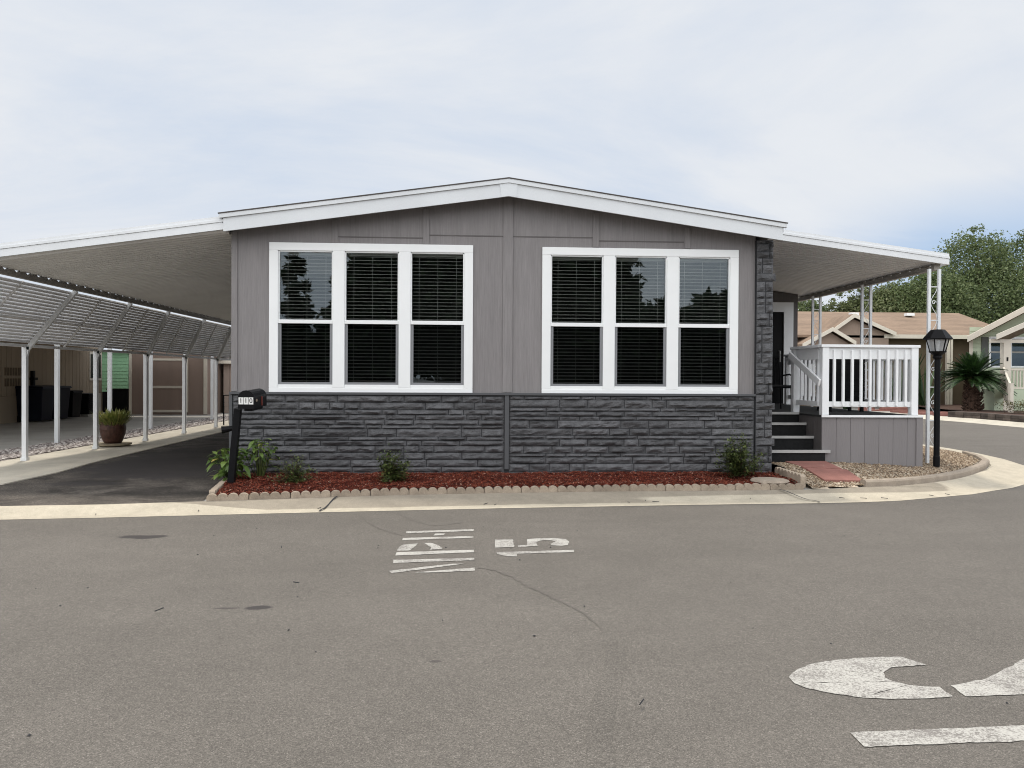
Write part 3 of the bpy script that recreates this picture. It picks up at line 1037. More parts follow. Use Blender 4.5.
# triple windows
def triple(w):
    x0, x1, z0, z1 = w
    t = .115
    lab = 'white'
    win = MB()
    win.box(x0, x1, YF - .03, YF + .05, z1 - .115, z1)
    win.box(x0, x1, YF - .03, YF + .05, z0, z0 + .075)
    W3 = (x1 - x0)
    uw = .785
    mul = (W3 - 3 * uw - 2 * .13) / 2
    us = []
    x = x0
    win.box(x0, x0 + .13, YF - .03, YF + .05, z0 + .075, z1 - .115)
    xx = x0 + .13
    for i in range(3):
        us.append((xx, xx + uw))
        xx += uw
        e = xx + (mul if i < 2 else .13)
        win.box(xx, e, YF - .03, YF + .05, z0 + .075, z1 - .115)
        xx = e
    o = win.build('window', 'vinyl', house, bevel=.006)
    zm = lerp(z0, z1, .475)
    for (a, c) in us:
        s = MB()
        zb, ztp = z0 + .075, z1 - .115
        s.box(a, c, YF - .02, YF + .06, zm - .028, zm + .028)       # meeting rail
        s.box(a, a + .018, YF - .012, YF + .06, zm, ztp)
        s.box(c - .018, c, YF - .012, YF + .06, zm, ztp)
        s.box(a, c, YF - .012, YF + .06, ztp - .018, ztp)
        s.build('upper_sash', 'vinyl', o, bevel=.004)
        MB().box(a, c, YF - .02, YF + .06, zb, zb + .045).build('lower_sash', 'vinyl', o, bevel=.004)
        s = MB()
        s.box(a, a + .042, YF - .006, YF + .03, zb + .045, zm - .028)
        s.box(c - .042, c, YF - .006, YF + .03, zb + .045, zm - .028)
        s.box(a + .042, c - .042, YF - .006, YF + .03, zb + .045, zb + .08)
        s.build('screen_frame', 'screen_frame', o)
        yy = YF + .02
        MB().add([(a + .018, yy, zm + .028), (c - .018, yy, zm + .028), (c - .018, yy, ztp - .018), (a + .018, yy, ztp - .018)], [(0, 1, 2, 3)]).build('upper_pane', 'glass', o)
        MB().add([(a + .042, yy, zb + .08), (c - .042, yy, zb + .08), (c - .042, yy, zm - .028), (a + .042, yy, zm - .028)], [(0, 1, 2, 3)]).build('lower_pane', 'screen_glass', o)
        bl = MB()
        z = ztp - .06
        bl.box(a + .01, c - .01, YF + .085, YF + .135, ztp - .05, ztp)
        while z > zb + .02:
            bl.bar((a + .015, YF + .11, z), (c - .015, YF + .11, z), .046, .0035, (0, -.26, 1))
            z -= .051
        for q in (.15, .5, .85):
            bl.box(lerp(a, c, q) - .002, lerp(a, c, q) + .002, YF + .083, YF + .086, zb + .02, ztp)
        bl.build('blind', 'blind', o)


for w in WIN:
    triple(w)

# bump-out with the front door at the end of the porch
YD = 17.2
b = MB()
b.prism([(4.60, .1), (6.28, .1), (6.28, 3.705), (4.60, 3.917)], lambda p: (p[0], YD, p[1]), lambda p: (p[0], YD + .12, p[1]))
b.prism([(7.22, .1), (7.53, .1), (7.53, 3.548), (7.22, 3.587)], lambda p: (p[0], YD, p[1]), lambda p: (p[0], YD + .12, p[1]))
b.prism([(6.28, 3.14), (7.22, 3.14), (7.22, 3.587), (6.28, 3.705)], lambda p: (p[0], YD, p[1]), lambda p: (p[0], YD + .12, p[1]))
b.box(6.28, 7.22, YD, YD + .12, .1, 1.04)
b.box(7.41, 7.53, YD + .12, YB, .1, 3.46)
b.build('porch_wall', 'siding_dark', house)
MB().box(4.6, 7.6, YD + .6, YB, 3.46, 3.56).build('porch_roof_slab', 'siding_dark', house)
MB().box(7.20, 7.42, YD - .03, YD, 1.05, 3.36).box(6.1, 6.30, YD - .03, YD, 1.05, 3.36).box(6.30, 7.20, YD - .03, YD, 3.14, 3.36).build('door_trim', 'white_paint', house)
dr = MB().box(6.30, 7.20, YD + .01, YD + .06, 1.05, 3.13)
dr = dr.build('door', 'black_plastic', house)
MB().box(6.45, 6.95, YD - .002, YD + .009, 1.75, 2.95).build('door_glass', 'glass_dark', dr)
MB().tube([(7.1, YD, 2.0), (7.1, YD - .06, 2.0), (7.1, YD - .06, 2.25), (7.1, YD, 2.25)], .012).build('handle', 'nosing', dr)

# ------------------------------------------------------------------ carport
cp = thing('carport', 'white aluminium carport with a slatted side screen over the dark driveway', 'carport', (-7.5, 11.2, .11))
XE = -6.88
cz = lambda x: 3.87 + (x + 3.5) * .1415          # top of the front fascia
YC0, YC1 = 11.135, 29.0
# roof panels: shallow ribbed pans running across, seen from below
b = MB()
n = int((YC1 - YC0 - .1) / .15)
y = YC0 + .05
for i in range(n):
    y0, y1 = y + i * .15, y + (i + 1) * .15
    b.prism([(y0, 0), (y0 + .055, 0), (y0 + .068, -.022), (y1 - .013, -.022), (y1, 0), (y1, .03), (y0, .03)],
            lambda p: (XE + .06, p[0], 3.205 + p[1]), lambda p: (-3.47, p[0], 3.69 + p[1]))
b.build('roof_panel', 'soffit', cp)
MB().prism([(XE, cz(XE) - .03), (-3.46, cz(-3.46) - .03), (-3.46, cz(-3.46) - .005), (XE, cz(XE) - .005)], lambda p: (p[0], YC0 + .05, p[1]), lambda p: (p[0], YC1, p[1])).build('roof_top', 'alu_white', cp)
b = MB()
for (za, zb, yo) in ((-.19, -.085, 0), (-.083, -.048, -.012), (-.046, 0, .004)):
    b.prism([(XE, cz(XE) + za), (-3.46, cz(-3.46) + za), (-3.46, cz(-3.46) + zb), (XE, cz(XE) + zb)], lambda p: (p[0], YC0 + yo, p[1]), lambda p: (p[0], YC0 + .05, p[1]))
b.build('fascia', 'alu_white', cp)
b = MB()
b.box(XE - .02, XE + .055, YC0 + .05, YC1, 3.09, 3.16)
i = 0
y = YC0 + .1
while y < YC1:
    b.prism([(y, 3.161), (y + .22, 3.161), (y + .15, 3.199), (y + .07, 3.199)], lambda p: (XE + .0, *p), lambda p: (XE + .058, *p))
    y += .30
b.box(XE - .02, XE - .001, YC0 + .05, YC1, 3.205, cz(XE) - .02)
b.build('edge_beam', 'beam', cp)
# posts with angled arms
AP = [(-7.714, 13.89), (-7.54, 16.08), (-7.367, 18.07), (-7.367, 20.47), (-7.335, 22.91), (-7.3, 25.3)]
xp = lambda y: interp([(10, -7.9)] + [(q[1], q[0]) for q in AP] + [(29, -7.25)], y)
ZB, ZT = 2.125, 3.065
for x, y in AP:
    p = MB().box(x - .038, x + .038, y - .038, y + .038, .11, 2.11)
    p = p.build('post', 'alu_white', cp, bevel=.004)
    MB().box(x - .05, x + .05, y - .05, y + .05, .112, .165).build('post_foot', 'alu_white', p)
    a = MB().bar((x + .02, y, 1.93), (x + .06, y, 2.10), .05, .05)
    a.bar((x + .04, y, 2.06), (XE + .03, y, 3.085), .05, .075)
    a.build('arm', 'alu_white', p)
# slanted screen: a ribbed metal sheet between two rails, ribs along the street-to-back direction
ys = [10.9] + [q[1] for q in AP] + [29.0]
sh, b = MB(), MB()
NS = 18
U = Vector((.55, 0, .835))
NN = Vector((.835, 0, -.55))
for (ya, yb) in zip(ys, ys[1:]):
    q = []
    for yy in (ya, yb):
        q += [Vector((xp(yy) - .03, yy, ZB + .05)), Vector((XE - .045, yy, ZT - .0))]
    sh.add([tuple(v) for v in q], [(0, 1, 3, 2)])
    for k in range(NS):
        t = (k + .5) / NS
        vs = []
        for yy in (ya + .003, yb - .003):
            p = Vector((lerp(xp(yy) - .03, XE - .045, t), yy, lerp(ZB + .05, ZT, t))) + NN * .002
            vs += [p - U * .026, p - U * .014 + NN * .02, p + U * .014 + NN * .02, p + U * .026]
        b.add(vs, [(0, 1, 5, 4), (1, 2, 6, 5), (2, 3, 7, 6), (0, 3, 2, 1), (4, 5, 6, 7)])
nt = MATS['screen_sheet'].node_tree
tl = nt.nodes.new('ShaderNodeBsdfTranslucent')
tl.inputs['Color'].default_value = (.62, .63, .66, 1)
mx = nt.nodes.new('ShaderNodeMixShader')
mx.inputs[0].default_value = .38
nt.links.new(nt.nodes['Principled BSDF'].outputs[0], mx.inputs[1])
nt.links.new(tl.outputs[0], mx.inputs[2])
nt.links.new(mx.outputs[0], nt.nodes['Material Output'].inputs['Surface'])
scn = sh.build('side_screen', 'screen_sheet', cp)
b.build('rib', 'slat', scn)
b = MB()
for (ya, yb) in zip(ys, ys[1:]):
    ym = (ya + yb) / 2
    b.bar((xp(ym), ym, ZB - .01), (XE - .03, ym, ZT), .028, .028)
    b.bar((xp(ya) + .01, ya, ZB - .01), (xp(yb) + .01, yb, ZB - .01), .05, .05)
    tq = .47
    b.bar((lerp(xp(ya), XE, tq), ya, lerp(ZB, ZT, tq) - .015), (lerp(xp(yb), XE, tq), yb, lerp(ZB, ZT, tq) - .015), .022, .02)
b.build('screen_rail', 'slat', cp)

# ------------------------------------------------------------------ porch cover
pc = thing('porch_cover', 'white flat porch cover with scalloped gutter on pairs of pipe posts', 'porch roof', (6.2, 12.2, .3))
XP0, XP1, YP0, YP1 = 4.66, 7.88, 12.2, 17.75
pz = lambda x: 4.085 - (x - 4.66) * .1262
pzb = lambda x: pz(x) - .18
b = MB()
n = int((YP1 - YP0 - .05) / .15)
for i in range(n):
    y0, y1 = YP0 + .05 + i * .15, YP0 + .05 + (i + 1) * .15
    b.prism([(y0, 0), (y0 + .055, 0), (y0 + .068, -.022), (y1 - .013, -.022), (y1, 0), (y1, .03), (y0, .03)],
            lambda p: (XP0, p[0], pzb(XP0) + .03 + p[1]), lambda p: (XP1 - .07, p[0], pzb(XP1 - .07) + .03 + p[1]))
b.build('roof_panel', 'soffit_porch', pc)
b = MB()
for (za, zb, yo) in ((0, .095, 0), (.097, .13, -.012), (.132, .18, .004)):
    b.prism([(XP0, pzb(XP0) + za), (XP1, pzb(XP1) + za), (XP1, pzb(XP1) + zb), (XP0, pzb(XP0) + zb)], lambda p: (p[0], YP0 + yo, p[1]), lambda p: (p[0], YP0 + .045, p[1]))
b.box(XP1 - .02, XP1, YP0 + .046, YP1, pzb(XP1) + .0, pz(XP1) - .01)
b.build('fascia', 'alu_white', pc)
b = MB()
b.box(XP1 - .19, XP1 - .10, YP0 + .1, YP1, pzb(XP1) - .075, pzb(XP1) - .005)
y = YP0 + .1
while y < YP1:
    b.box(XP1 - .17, XP1 - .09, y, y + .12, pzb(XP1) - .004, pzb(XP1 - .09) + .024)
    y += .30
b.build('edge_beam', 'beam', pc)
for yk, (y0, zg) in enumerate(((12.25, .28), (14.4, .28), (16.52, .28))):
    post = bpy.data.objects.new('post', None)
    C.objects.link(post)
    post.parent = pc
    post.location = Vector((7.68, y0, zg)) - Vector(pc.location)
    xs = (7.57, 7.74)
    ztop = 3.43
    for x in xs:
        MB().box(x - .022, x + .022, y0 - .022, y0 + .022, zg - .05, ztop).build('pipe', 'alu_white', post)
    s = MB()
    z = zg + .15
    while z < ztop - .35:
        pts = []
        for k in range(25):
            t = k / 24
            xx = lerp(xs[0] + .03, xs[1] - .03, .5 + .48 * math.cos(t * 2 * PI * 1.0))
            pts.append((xx, y0, z + .5 * t))
        s.tube(pts, .005, 5)
        cx = (xs[0] + xs[1]) / 2
        s.tube([(cx + .04 * math.cos(q * .7) * (1 - q / 14), y0, z + .25 + .04 * math.sin(q * .7) * (1 - q / 14)) for q in range(12)], .006, 5)
        s.box(xs[0] + .02, xs[1] - .02, y0 - .008, y0 + .008, z + .5, z + .515)
        z += .55
    s.build('scroll', 'alu_white', post)

# ------------------------------------------------------------------ deck, steps, railings
XD0, XD1, YD0, ZD = 5.62, 7.25, 11.9, 1.035
dk = thing('porch_deck', 'grey board-skirted porch deck between the steps and the lamp post', 'deck', (6.4, 11.9, .25))
b = MB()
nb = 7
for i in range(nb):
    x0, x1 = lerp(XD0, XD1, i / nb), lerp(XD0, XD1, (i + 1) / nb)
    b.box(x0 + .0025, x1 - .0025, YD0, YD0 + .03, .2, ZD - .03)
yy = YD0 + .03
for i in range(22):
    b.box(XD1 - .03, XD1, yy + i * .24 + .004, yy + (i + 1) * .24 - .004, .2, ZD - .03)
b.build('skirt', 'deck_skirt', dk)
b = MB()
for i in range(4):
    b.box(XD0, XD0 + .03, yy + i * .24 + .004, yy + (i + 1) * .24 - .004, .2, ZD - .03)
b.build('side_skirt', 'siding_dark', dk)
MB().box(XD0 + .032, XD1 - .032, YD0 + .032, YD0 + .036, .15, ZD - .03).box(XD1 - .036, XD1 - .032, YD0 + .036, YD - .01, .15, ZD - .03).build('skirt_backing', 'stone_back', dk)
MB().box(XD0 - .01, XD1 + .01, YD0 - .012, YD0 + 1.0, ZD - .028, ZD - .001).box(4.62, XD1 + .01, YD0 + 1.0, YD - .01, ZD - .028, ZD - .001).build('floor', 'deck_floor', dk)
MB().box(XD0 - .02, XD1 + .012, YD0 - .035, YD0 - .013, ZD - .03, ZD + .004).build('edge_trim', 'white_paint', dk)
MB().box(XD1 - .09, XD1 + .015, YD0 - .018, YD0 - .001, .22, ZD - .031).build('corner_board', 'deck_skirt', dk)

st = thing('porch_steps', 'four dark grey porch steps with pale metal nosings beside the stone pillar', 'steps', (5.1, 11.9, .25))
SX0 = 4.63
for i, (yf, z, x1) in enumerate(((11.866, .47, 5.68), (12.18, .67, 5.61), (12.46, .87, 5.61), (12.74, 1.034, 5.61))):
    if i == 3:
        s = MB().box(SX0, x1, yf, yf + .15, .2, z - .03)
    else:
        s = MB().box(SX0, 5.61 if i else 5.66, yf, 12.16 if i == 0 else yf + .30, .2, z) if i else MB().box(SX0, 5.66, yf, YD0 - .003, .2, z).box(SX0, 5.61, YD0 - .003, 12.178, .2, z)
    s = s.build('step', 'step_dark', st)
    if i == 0:
        MB().box(SX0, 5.735, yf - .022, yf + .02, z + .001, z + .016).box(SX0, 5.735, yf - .022, yf - .002, z - .028, z + .001).build('nosing', 'nosing', s)
    else:
        MB().box(SX0, x1, yf - .022, yf + .02, z + .001, z + .016).box(SX0, x1, yf - .022, yf - .002, z - .024, z + .001).build('nosing', 'nosing', s)

ZR = 2.15


def railing(label, pa, pb, ends, nbal, zb=1.17, skip=0):
    """baluster railing between two posts"""
    pa, pb = Vector(pa), Vector(pb)
    rl = thing('porch_railing', label, 'railing', ((pa.x + pb.x) / 2, (pa.y + pb.y) / 2, ZD))
    d = (pb - pa).normalized()
    for e, p in zip(ends, (pa, pb)):
        if e:
            MB().box(p.x - .055, p.x + .055, p.y - .055, p.y + .055, ZD + .004, ZR - .035).build('post', 'white_paint', rl, bevel=.005)
    MB().bar((*(pa - d * .08), ZR - .012), (*(pb + d * .08), ZR - .012), .14, .045).build('cap_rail', 'white_paint', rl, bevel=.006)
    nr = Vector((d.y, -d.x))
    MB().bar((*(pa + d * .055), ZR - .13), (*(pb - d * .055), ZR - .13), .035, .18).build('upper_rail', 'white_paint', rl, bevel=.004)
    MB().bar((*(pa + d * .055), zb + .04), (*(pb - d * .055), zb + .04), .035, .085).build('lower_rail', 'white_paint', rl, bevel=.004)
    for i in range(nbal):
        p = pa.lerp(pb, (i + 1) / (nbal + 1)) + nr * .036
        MB().box(p.x - .019, p.x + .019, p.y - .019, p.y + .019, zb + .015, ZR - .075).build('baluster', 'white_paint', rl, bevel=.003)
    return rl


railing('white baluster railing along the street edge of the deck', (5.675, 11.955), (7.14, 11.955), (1, 1), 9)
railing('white baluster railing on the deck side towards the lamp post', (7.18, 12.06), (7.18, 16.9), (0, 1), 34)
railing('white baluster railing on the deck edge directly above the steps', (5.66, 12.06), (5.66, 13.0), (0, 1), 5)
hr = MB().bar((5.59, 11.93, 1.55), (5.575, 13.05, 2.03), .04, .11)
hr = hr.build('step_handrail', 'white_paint', bevel=.005)
recenter(hr)
tag(hr, 'sloping white handrail board rising beside the porch steps', 'handrail')

# patio furniture on the deck
ch = thing('patio_chair', 'black metal patio chair on the porch in front of the door', 'chair', (5.78, 14.3, ZD))
x, y = 5.78, 14.3
MB().box(x - .27, x + .27, y - .26, y + .26, ZD + .40, ZD + .46).build('seat', 'black_metal', ch, bevel=.02)
for sx in (-1, 1):
    for sy in (-1, 1):
        MB().tube([(x + sx * .27, y + sy * .25, ZD), (x + sx * .26, y + sy * .24, ZD + .43)], .016).build('leg', 'black_metal', ch)
    MB().tube([(x + sx * .28, y - .24, ZD + .42), (x + sx * .29, y - .25, ZD + .62), (x + sx * .29, y - .1, ZD + .66), (x + sx * .29, y + .25, ZD + .64)], .016).build('armrest', 'black_metal', ch)
b = MB()
for i in range(7):
    xx = x - .24 + i * .08
    b.tube([(xx, y + .25, ZD + .43), (xx, y + .32, ZD + .95)], .009, 6)
b.tube([(x - .26, y + .25, ZD + .43), (x - .26, y + .33, ZD + .97), (x + .26, y + .33, ZD + .97), (x + .26, y + .25, ZD + .43)], .015, 6)
b.build('backrest', 'black_metal', ch)
bn = thing('slatted_bench', 'tall black slatted bench standing behind the white railing', 'bench', (6.65, 13.2, ZD))
b = MB()
for i in range(8):
    z = ZD + .16 + i * .1
    b.box(6.36, 7.0, 13.2, 13.225, z, z + .088)
b.box(6.37, 6.99, 13.226, 13.236, ZD + .14, ZD + .95)
b.build('backrest', 'black_plastic', bn)
MB().box(6.36, 7.0, 13.24, 13.7, ZD + .42, ZD + .46).build('seat', 'black_plastic', bn)
for xx in (6.37, 6.95):
    MB().box(xx, xx + .05, 13.226, 13.28, ZD, ZD + .98).build('leg', 'black_plastic', bn)
    MB().box(xx, xx + .05, 13.66, 13.7, ZD, ZD + .41).build('leg', 'black_plastic', bn)

# ------------------------------------------------------------------ lamp post
LX, LY = 7.55, 11.97
LZ = .27
lp = thing('lamp_post', 'black street-style garden lamp post at the pebble corner', 'lamp post', (LX, LY, LZ))
LH = 1.6 + (380.5 - 355) * LY / 769
MB().lathe([(.05, -.06), (.05, .10), (.045, .12), (.045, LH - .0 - LZ)], LX, LY, 14, LZ).build('post', 'black_metal', lp, smooth=False)
zl = LH
MB().lathe([(.05, -.06), (.075, -.03), (.06, 0.0), (.125, .055), (.13, .07)], LX, LY, 12, zl).build('collar', 'black_metal', lp)
zg = zl + .072
b = MB()
n = 6
for k in range(n):
    t = 2 * PI * (k + .5) / n + .2
    b.bar((LX + .115 * math.cos(t), LY + .115 * math.sin(t), zg), (LX + .165 * math.cos(t), LY + .165 * math.sin(t), zg + .185), .014, .014)
b.build('cage', 'black_metal', lp)
vs = []
for r, z in ((.110, zg), (.160, zg + .184)):
    for k in range(n):
        t = 2 * PI * (k + .5) / n + .2
        vs.append((LX + r * math.cos(t), LY + r * math.sin(t), z))
MB().add(vs, [(k, (k + 1) % n, n + (k + 1) % n, n + k) for k in range(n)]).build('pane', 'lamp_frost', lp)
MB().lathe([(.02, .0), (.022, .10), (.03, .12), (.015, .15)], LX, LY, 8, zg).build('bulb', 'vinyl', lp)
MB().lathe([(.205, .184), (.215, .20), (.20, .225), (.115, .33), (.10, .345), (.03, .35)], LX, LY, 6, zg).build('lamp_roof', 'black_metal', lp)

# ------------------------------------------------------------------ mailbox
mb = thing('mailbox', 'black curved-top mailbox numbered 110 on a leaning black post', 'mailbox', (-3.12, 10.36, .15))
MB().bar((-3.125, 10.36, .10), (-3.03, 10.36, 1.17), .085, .085, (0, 1, 0)).build('post', 'black_metal', mb, bevel=.004)
MB().tube([(-3.07, 10.36, .92), (-3.19, 10.33, .90)], [.03, .045], 10).tube([(-3.19, 10.33, .90), (-3.23, 10.32, .895)], [.045, .05], 10).build('post_knob', 'black_metal', mb)
ax = Vector((math.sin(R(5)), math.cos(R(5)), 0.05)).normalized()
sdv = Vector((math.cos(R(5)), -math.sin(R(5)), 0))
upv = sdv.cross(ax)
org = Vector((-2.865, 10.17, 1.185))
hw = .102


def mpt(a, s, u):
    return tuple(org + ax * a + sdv * s + upv * u)


prof = [(-hw, 0), (hw, 0), (hw, .13)] + [(hw * math.cos(t * PI / 10), .13 + hw * math.sin(t * PI / 10)) for t in range(1, 10)] + [(-hw, .13)]
body = MB().prism(prof, lambda p: mpt(0, *p), lambda p: mpt(.46, *p)).build('box', 'black_metal', mb)
MB().prism([(s * 1.06, u * 1.04 - .004) for s, u in prof], lambda p: mpt(-.018, *p), lambda p: mpt(-.001, *p)).build('door', 'black_metal', mb)
MB().prism([(-.05, -.04), (.05, -.04), (.05, -.001), (-.05, -.001)], lambda p: mpt(0.05, *p), lambda p: mpt(.45, *p)).build('bracket', 'black_metal', mb)
for i, dch in enumerate('110'):
    s0 = -.066 + i * .066
    pl = MB().prism([(s0 - .03, .055), (s0 + .03, .055), (s0 + .03, .145), (s0 - .03, .145)], lambda p: mpt(-.0225, *p), lambda p: mpt(-.019, *p)).build('number_plate', 'white_plate', mb)
    Mx = Matrix((sdv, upv, -ax)).transposed().to_4x4()
    Mx.translation = Vector(mpt(-.0235, s0, .10))
    text_mesh('numeral', dch, .088, 'black_plastic', pl, Mx)
MB().prism([(.15, .02), (.185, .02), (.185, .14), (.15, .14)], lambda p: mpt(p[0] + .10, hw + .001, p[1]), lambda p: mpt(p[0] + .10, hw + .008, p[1])).build('flag', 'flag_red', mb)
MB().prism([(.08 + .03 * math.cos(t * PI / 6), .10 + .02 * math.sin(t * PI / 6)) for t in range(12)], lambda p: mpt(p[0], hw + .001, p[1]), lambda p: mpt(p[0], hw + .004, p[1])).build('emblem', 'emblem', mb)


# ------------------------------------------------------------------ plants
def leaf(b, p, d, L, w, droop=.3, seg=3, rng=random):
    """one blade of seg quads"""
    d = Vector(d).normalized()
    s = d.cross(Vector((0, 0, 1)))
    if s.length < 1e-3:
        s = Vector((1, 0, 0))
    s.normalize()
    vs = []
    for i in range(seg + 1):
        t = i / seg
        q = Vector(p) + d * (L * t) + Vector((0, 0, -droop * L * t * t))
        ww = w * math.sin(PI * min(.97, t * .88 + .1)) if i else w * .25
        vs += [tuple(q - s * ww / 2), tuple(q + s * ww / 2)]
    b.add(vs, [(2 * i, 2 * i + 1, 2 * i + 3, 2 * i + 2) for i in range(seg)])


def broad_plant(name, label, x, y, z, n, h, L, w, m, seed, spread=.35, cat='plant'):
    r = random.Random(seed)
    t = thing(name, label, cat, (x, y, z))
    sb, lbm = MB(), MB()
    for i in range(n):
        a = r.uniform(0, 2 * PI)
        rr = spread * math.sqrt(r.random())
        top = Vector((x + rr * math.cos(a), y + rr * math.sin(a) * .8, z + h * r.uniform(.35, 1)))
        sb.tube([(x + .2 * rr * math.cos(a), y + .2 * rr * math.sin(a), z), tuple(top)], [.007, .004], 5)
        for k in range(3):
            aa = a + r.uniform(-1.2, 1.2)
            e = r.uniform(-.2, .8)
            leaf(lbm, top - Vector((0, 0, k * .05)), (math.cos(aa), math.sin(aa), e), L * r.uniform(.7, 1.2), w * r.uniform(.7, 1.2), r.uniform(.3, .9), 3)
    lbm.build('foliage', m, t)
    sb.build('stem', 'leaf_shrub', t)
    return t


broad_plant('leafy_plant', 'broad-leaved green plant between the mailbox and the driveway edge', -3.22, 10.75, .14, 36, .50, .17, .075, 'leaf_broad', 3, .24)
broad_plant('leafy_plant', 'tall leafy plant with yellowing top leaves between the mailbox and the stone skirting', -2.90, 10.95, .15, 24, .60, .15, .065, 'leaf_broad', 8, .20)


def shrub(label, x, y, z, rx, rz, n, seed, name='small_shrub'):
    r = random.Random(seed)
    t = thing(name, label, 'shrub', (x, y, z))
    lb_, sb = MB(), MB()
    tips = []
    for i in range(34):
        a, e = r.uniform(0, 2 * PI), r.uniform(.15, 1.45)
        d = Vector((math.cos(a) * math.cos(e) * rx, math.sin(a) * math.cos(e) * rx, math.sin(e) * rz * 1.0)) * r.uniform(.65, 1.1)
        sb.tube([(x, y, z - .02), tuple(Vector((x, y, z)) + d * .5 + Vector((r.uniform(-.02, .02), 0, .03))), tuple(Vector((x, y, z)) + d)], [.006, .004, .002], 4)
        tips.append(d)
    for i in range(n):
        d = r.choice(tips) * r.uniform(.3, 1.08)
        p = Vector((x, y, z)) + d + Vector((r.gauss(0, .035), r.gauss(0, .035), r.gauss(0, .03)))
        p.z = max(p.z, z + .02)
        leaf(lb_, p, (r.gauss(0, 1), r.gauss(0, 1), r.uniform(-.2, 1)), r.uniform(.035, .06), r.uniform(.018, .03), .2, 2)
    lb_.build('foliage', 'leaf_shrub', t)
    sb.build('stem', 'bark', t)


shrub('thin sprawling green shrub in the mulch nearest the mailbox', -2.31, 10.42, .15, .30, .36, 1100, 21)
shrub('small rounded green shrub alone in the mulch under the window nearer the driveway', -1.03, 10.6, .16, .30, .40, 2000, 22)
shrub('largest green shrub in the mulch in front of the stone pillar end', 3.92, 10.95, .18, .38, .56, 3600, 23)

# potted plant by the driveway
PX, PY = -7.50, 16.75
pt = thing('flower_pot', 'brown glazed pot of spiky yellow-green foliage on a saucer beside a carport post', 'potted plant', (PX, PY, .112))
MB().lathe([(.26, 0), (.36, .03), (.37, .06), (.30, .06)], PX, PY, 24, .113).build('saucer', 'saucer', pt, smooth=False)
MB().lathe([(.16, 0), (.19, .05), (.235, .18), (.255, .30), (.25, .37), (.235, .41), (.25, .445), (.24, .455), (.22, .45), (.215, .42), (.05, .42)], PX, PY, 24, .175).build('pot', 'terracotta', pt)
b = MB()
r = random.Random(9)
for i in range(700):
    a, rr = r.uniform(0, 2 * PI), .24 * math.sqrt(r.random())
    d = Vector((math.cos(a) * rr * 3.2 + r.gauss(0, .25), math.sin(a) * rr * 3.2 + r.gauss(0, .25), 1))
    leaf(b, (PX + rr * math.cos(a), PY + rr * math.sin(a), .53 + r.uniform(0, .10)), d, r.uniform(.15, .40), r.uniform(.015, .03), r.uniform(0, .35), 3)
b.build('foliage', 'leaf_pot', pt)

# ------------------------------------------------------------------ painted road lettering
prng = random.Random(19)


def marks(parent, name, polys, z=.004):
    b = MB()
    for q in polys:
        e = []
        for i, p0 in enumerate(q):           # paint edges are slightly ragged
            p1 = q[(i + 1) % len(q)]
            L = math.hypot(p1[0] - p0[0], p1[1] - p0[1])
            n = max(1, int(L / .03))
            for k in range(n):
                w = 0 if k == 0 else prng.gauss(0, .0028)
                e.append((lerp(p0[0], p1[0], k / n) - (p1[1] - p0[1]) / L * w, lerp(p0[1], p1[1], k / n) + (p1[0] - p0[0]) / L * w))
        b.add([(x, y, z) for x, y in e], [tuple(range(len(e)))])
    return b.build(name, 'paint_mark', parent)


sp = thing('painted_speed_limit', 'worn white 15 MPH painted sideways on the road in front of the house', 'road marking', (.1, 7.3, 0))
marks(sp, 'letter_h', [[(-0.627, 8.009), (0.072, 8.102), (0.071, 8.009), (-0.619, 7.909)], [(-0.641, 7.68), (0.065, 7.752), (0.064, 7.667), (-0.633, 7.578)], [(-0.323, 7.89), (-0.224, 7.897), (-0.237, 7.81), (-0.339, 7.793)]])
marks(sp, 'letter_p', [[(-0.64, 7.119), (-0.638, 7.274), (-0.604, 7.375), (-0.468, 7.422), (-0.481, 7.328), (-0.53, 7.123)], [(-0.411, 7.438), (-0.344, 7.444), (-0.268, 7.33), (-0.228, 7.219), (-0.233, 7.17), (-0.344, 7.149), (-0.335, 7.248)], [(-0.638, 7.056), (0.064, 7.136), (0.063, 7.032), (-0.64, 6.925)]])
marks(sp, 'letter_m', [[(-0.645, 6.762), (0.067, 6.811), (0.066, 6.723), (-0.634, 6.649)], [(-0.64, 6.375), (-0.124, 6.603), (-0.024, 6.6), (-0.61, 6.304)], [(-0.6, 6.312), (-0.03, 6.575), (0.067, 6.57), (-0.52, 6.30)][:0] or [(-0.38, 6.47), (-0.124, 6.60), (-0.024, 6.59), (-0.30, 6.44)], [(-0.453, 6.311), (0.067, 6.461), (0.066, 6.362), (-0.23, 6.316)]][:2] + [[(-0.453, 6.311), (0.067, 6.461), (0.066, 6.362), (-0.23, 6.316)]])
marks(sp, 'digit_five', [[(0.276, 7.577), (0.453, 7.572), (0.447, 7.239), (0.263, 7.22)], [(0.49, 7.305), (0.573, 7.319), (0.675, 7.282), (0.485, 7.238)],
                         [(0.573, 7.319), (0.599, 7.585), (0.69, 7.62), (0.697, 7.491), (0.67, 7.403), (0.675, 7.284)], [(0.69, 7.62), (0.887, 7.632), (0.835, 7.523), (0.76, 7.544), (0.697, 7.491)],
                         [(0.887, 7.632), (0.977, 7.573), (0.998, 7.464), (0.966, 7.307), (0.902, 7.275), (0.81, 7.295), (0.798, 7.355), (0.867, 7.459), (0.835, 7.523)]])
marks(sp, 'digit_one', [[(0.274, 7.033), (0.995, 7.097), (0.983, 7.009), (0.456, 6.957), (0.275, 6.955)], [(0.456, 6.957), (0.45, 6.858), (0.359, 6.861), (0.275, 6.955)]])
stp = thing('painted_letters', 'large white stencilled road letters cut off beside the viewer', 'road marking', (2.5, 3.8, 0))
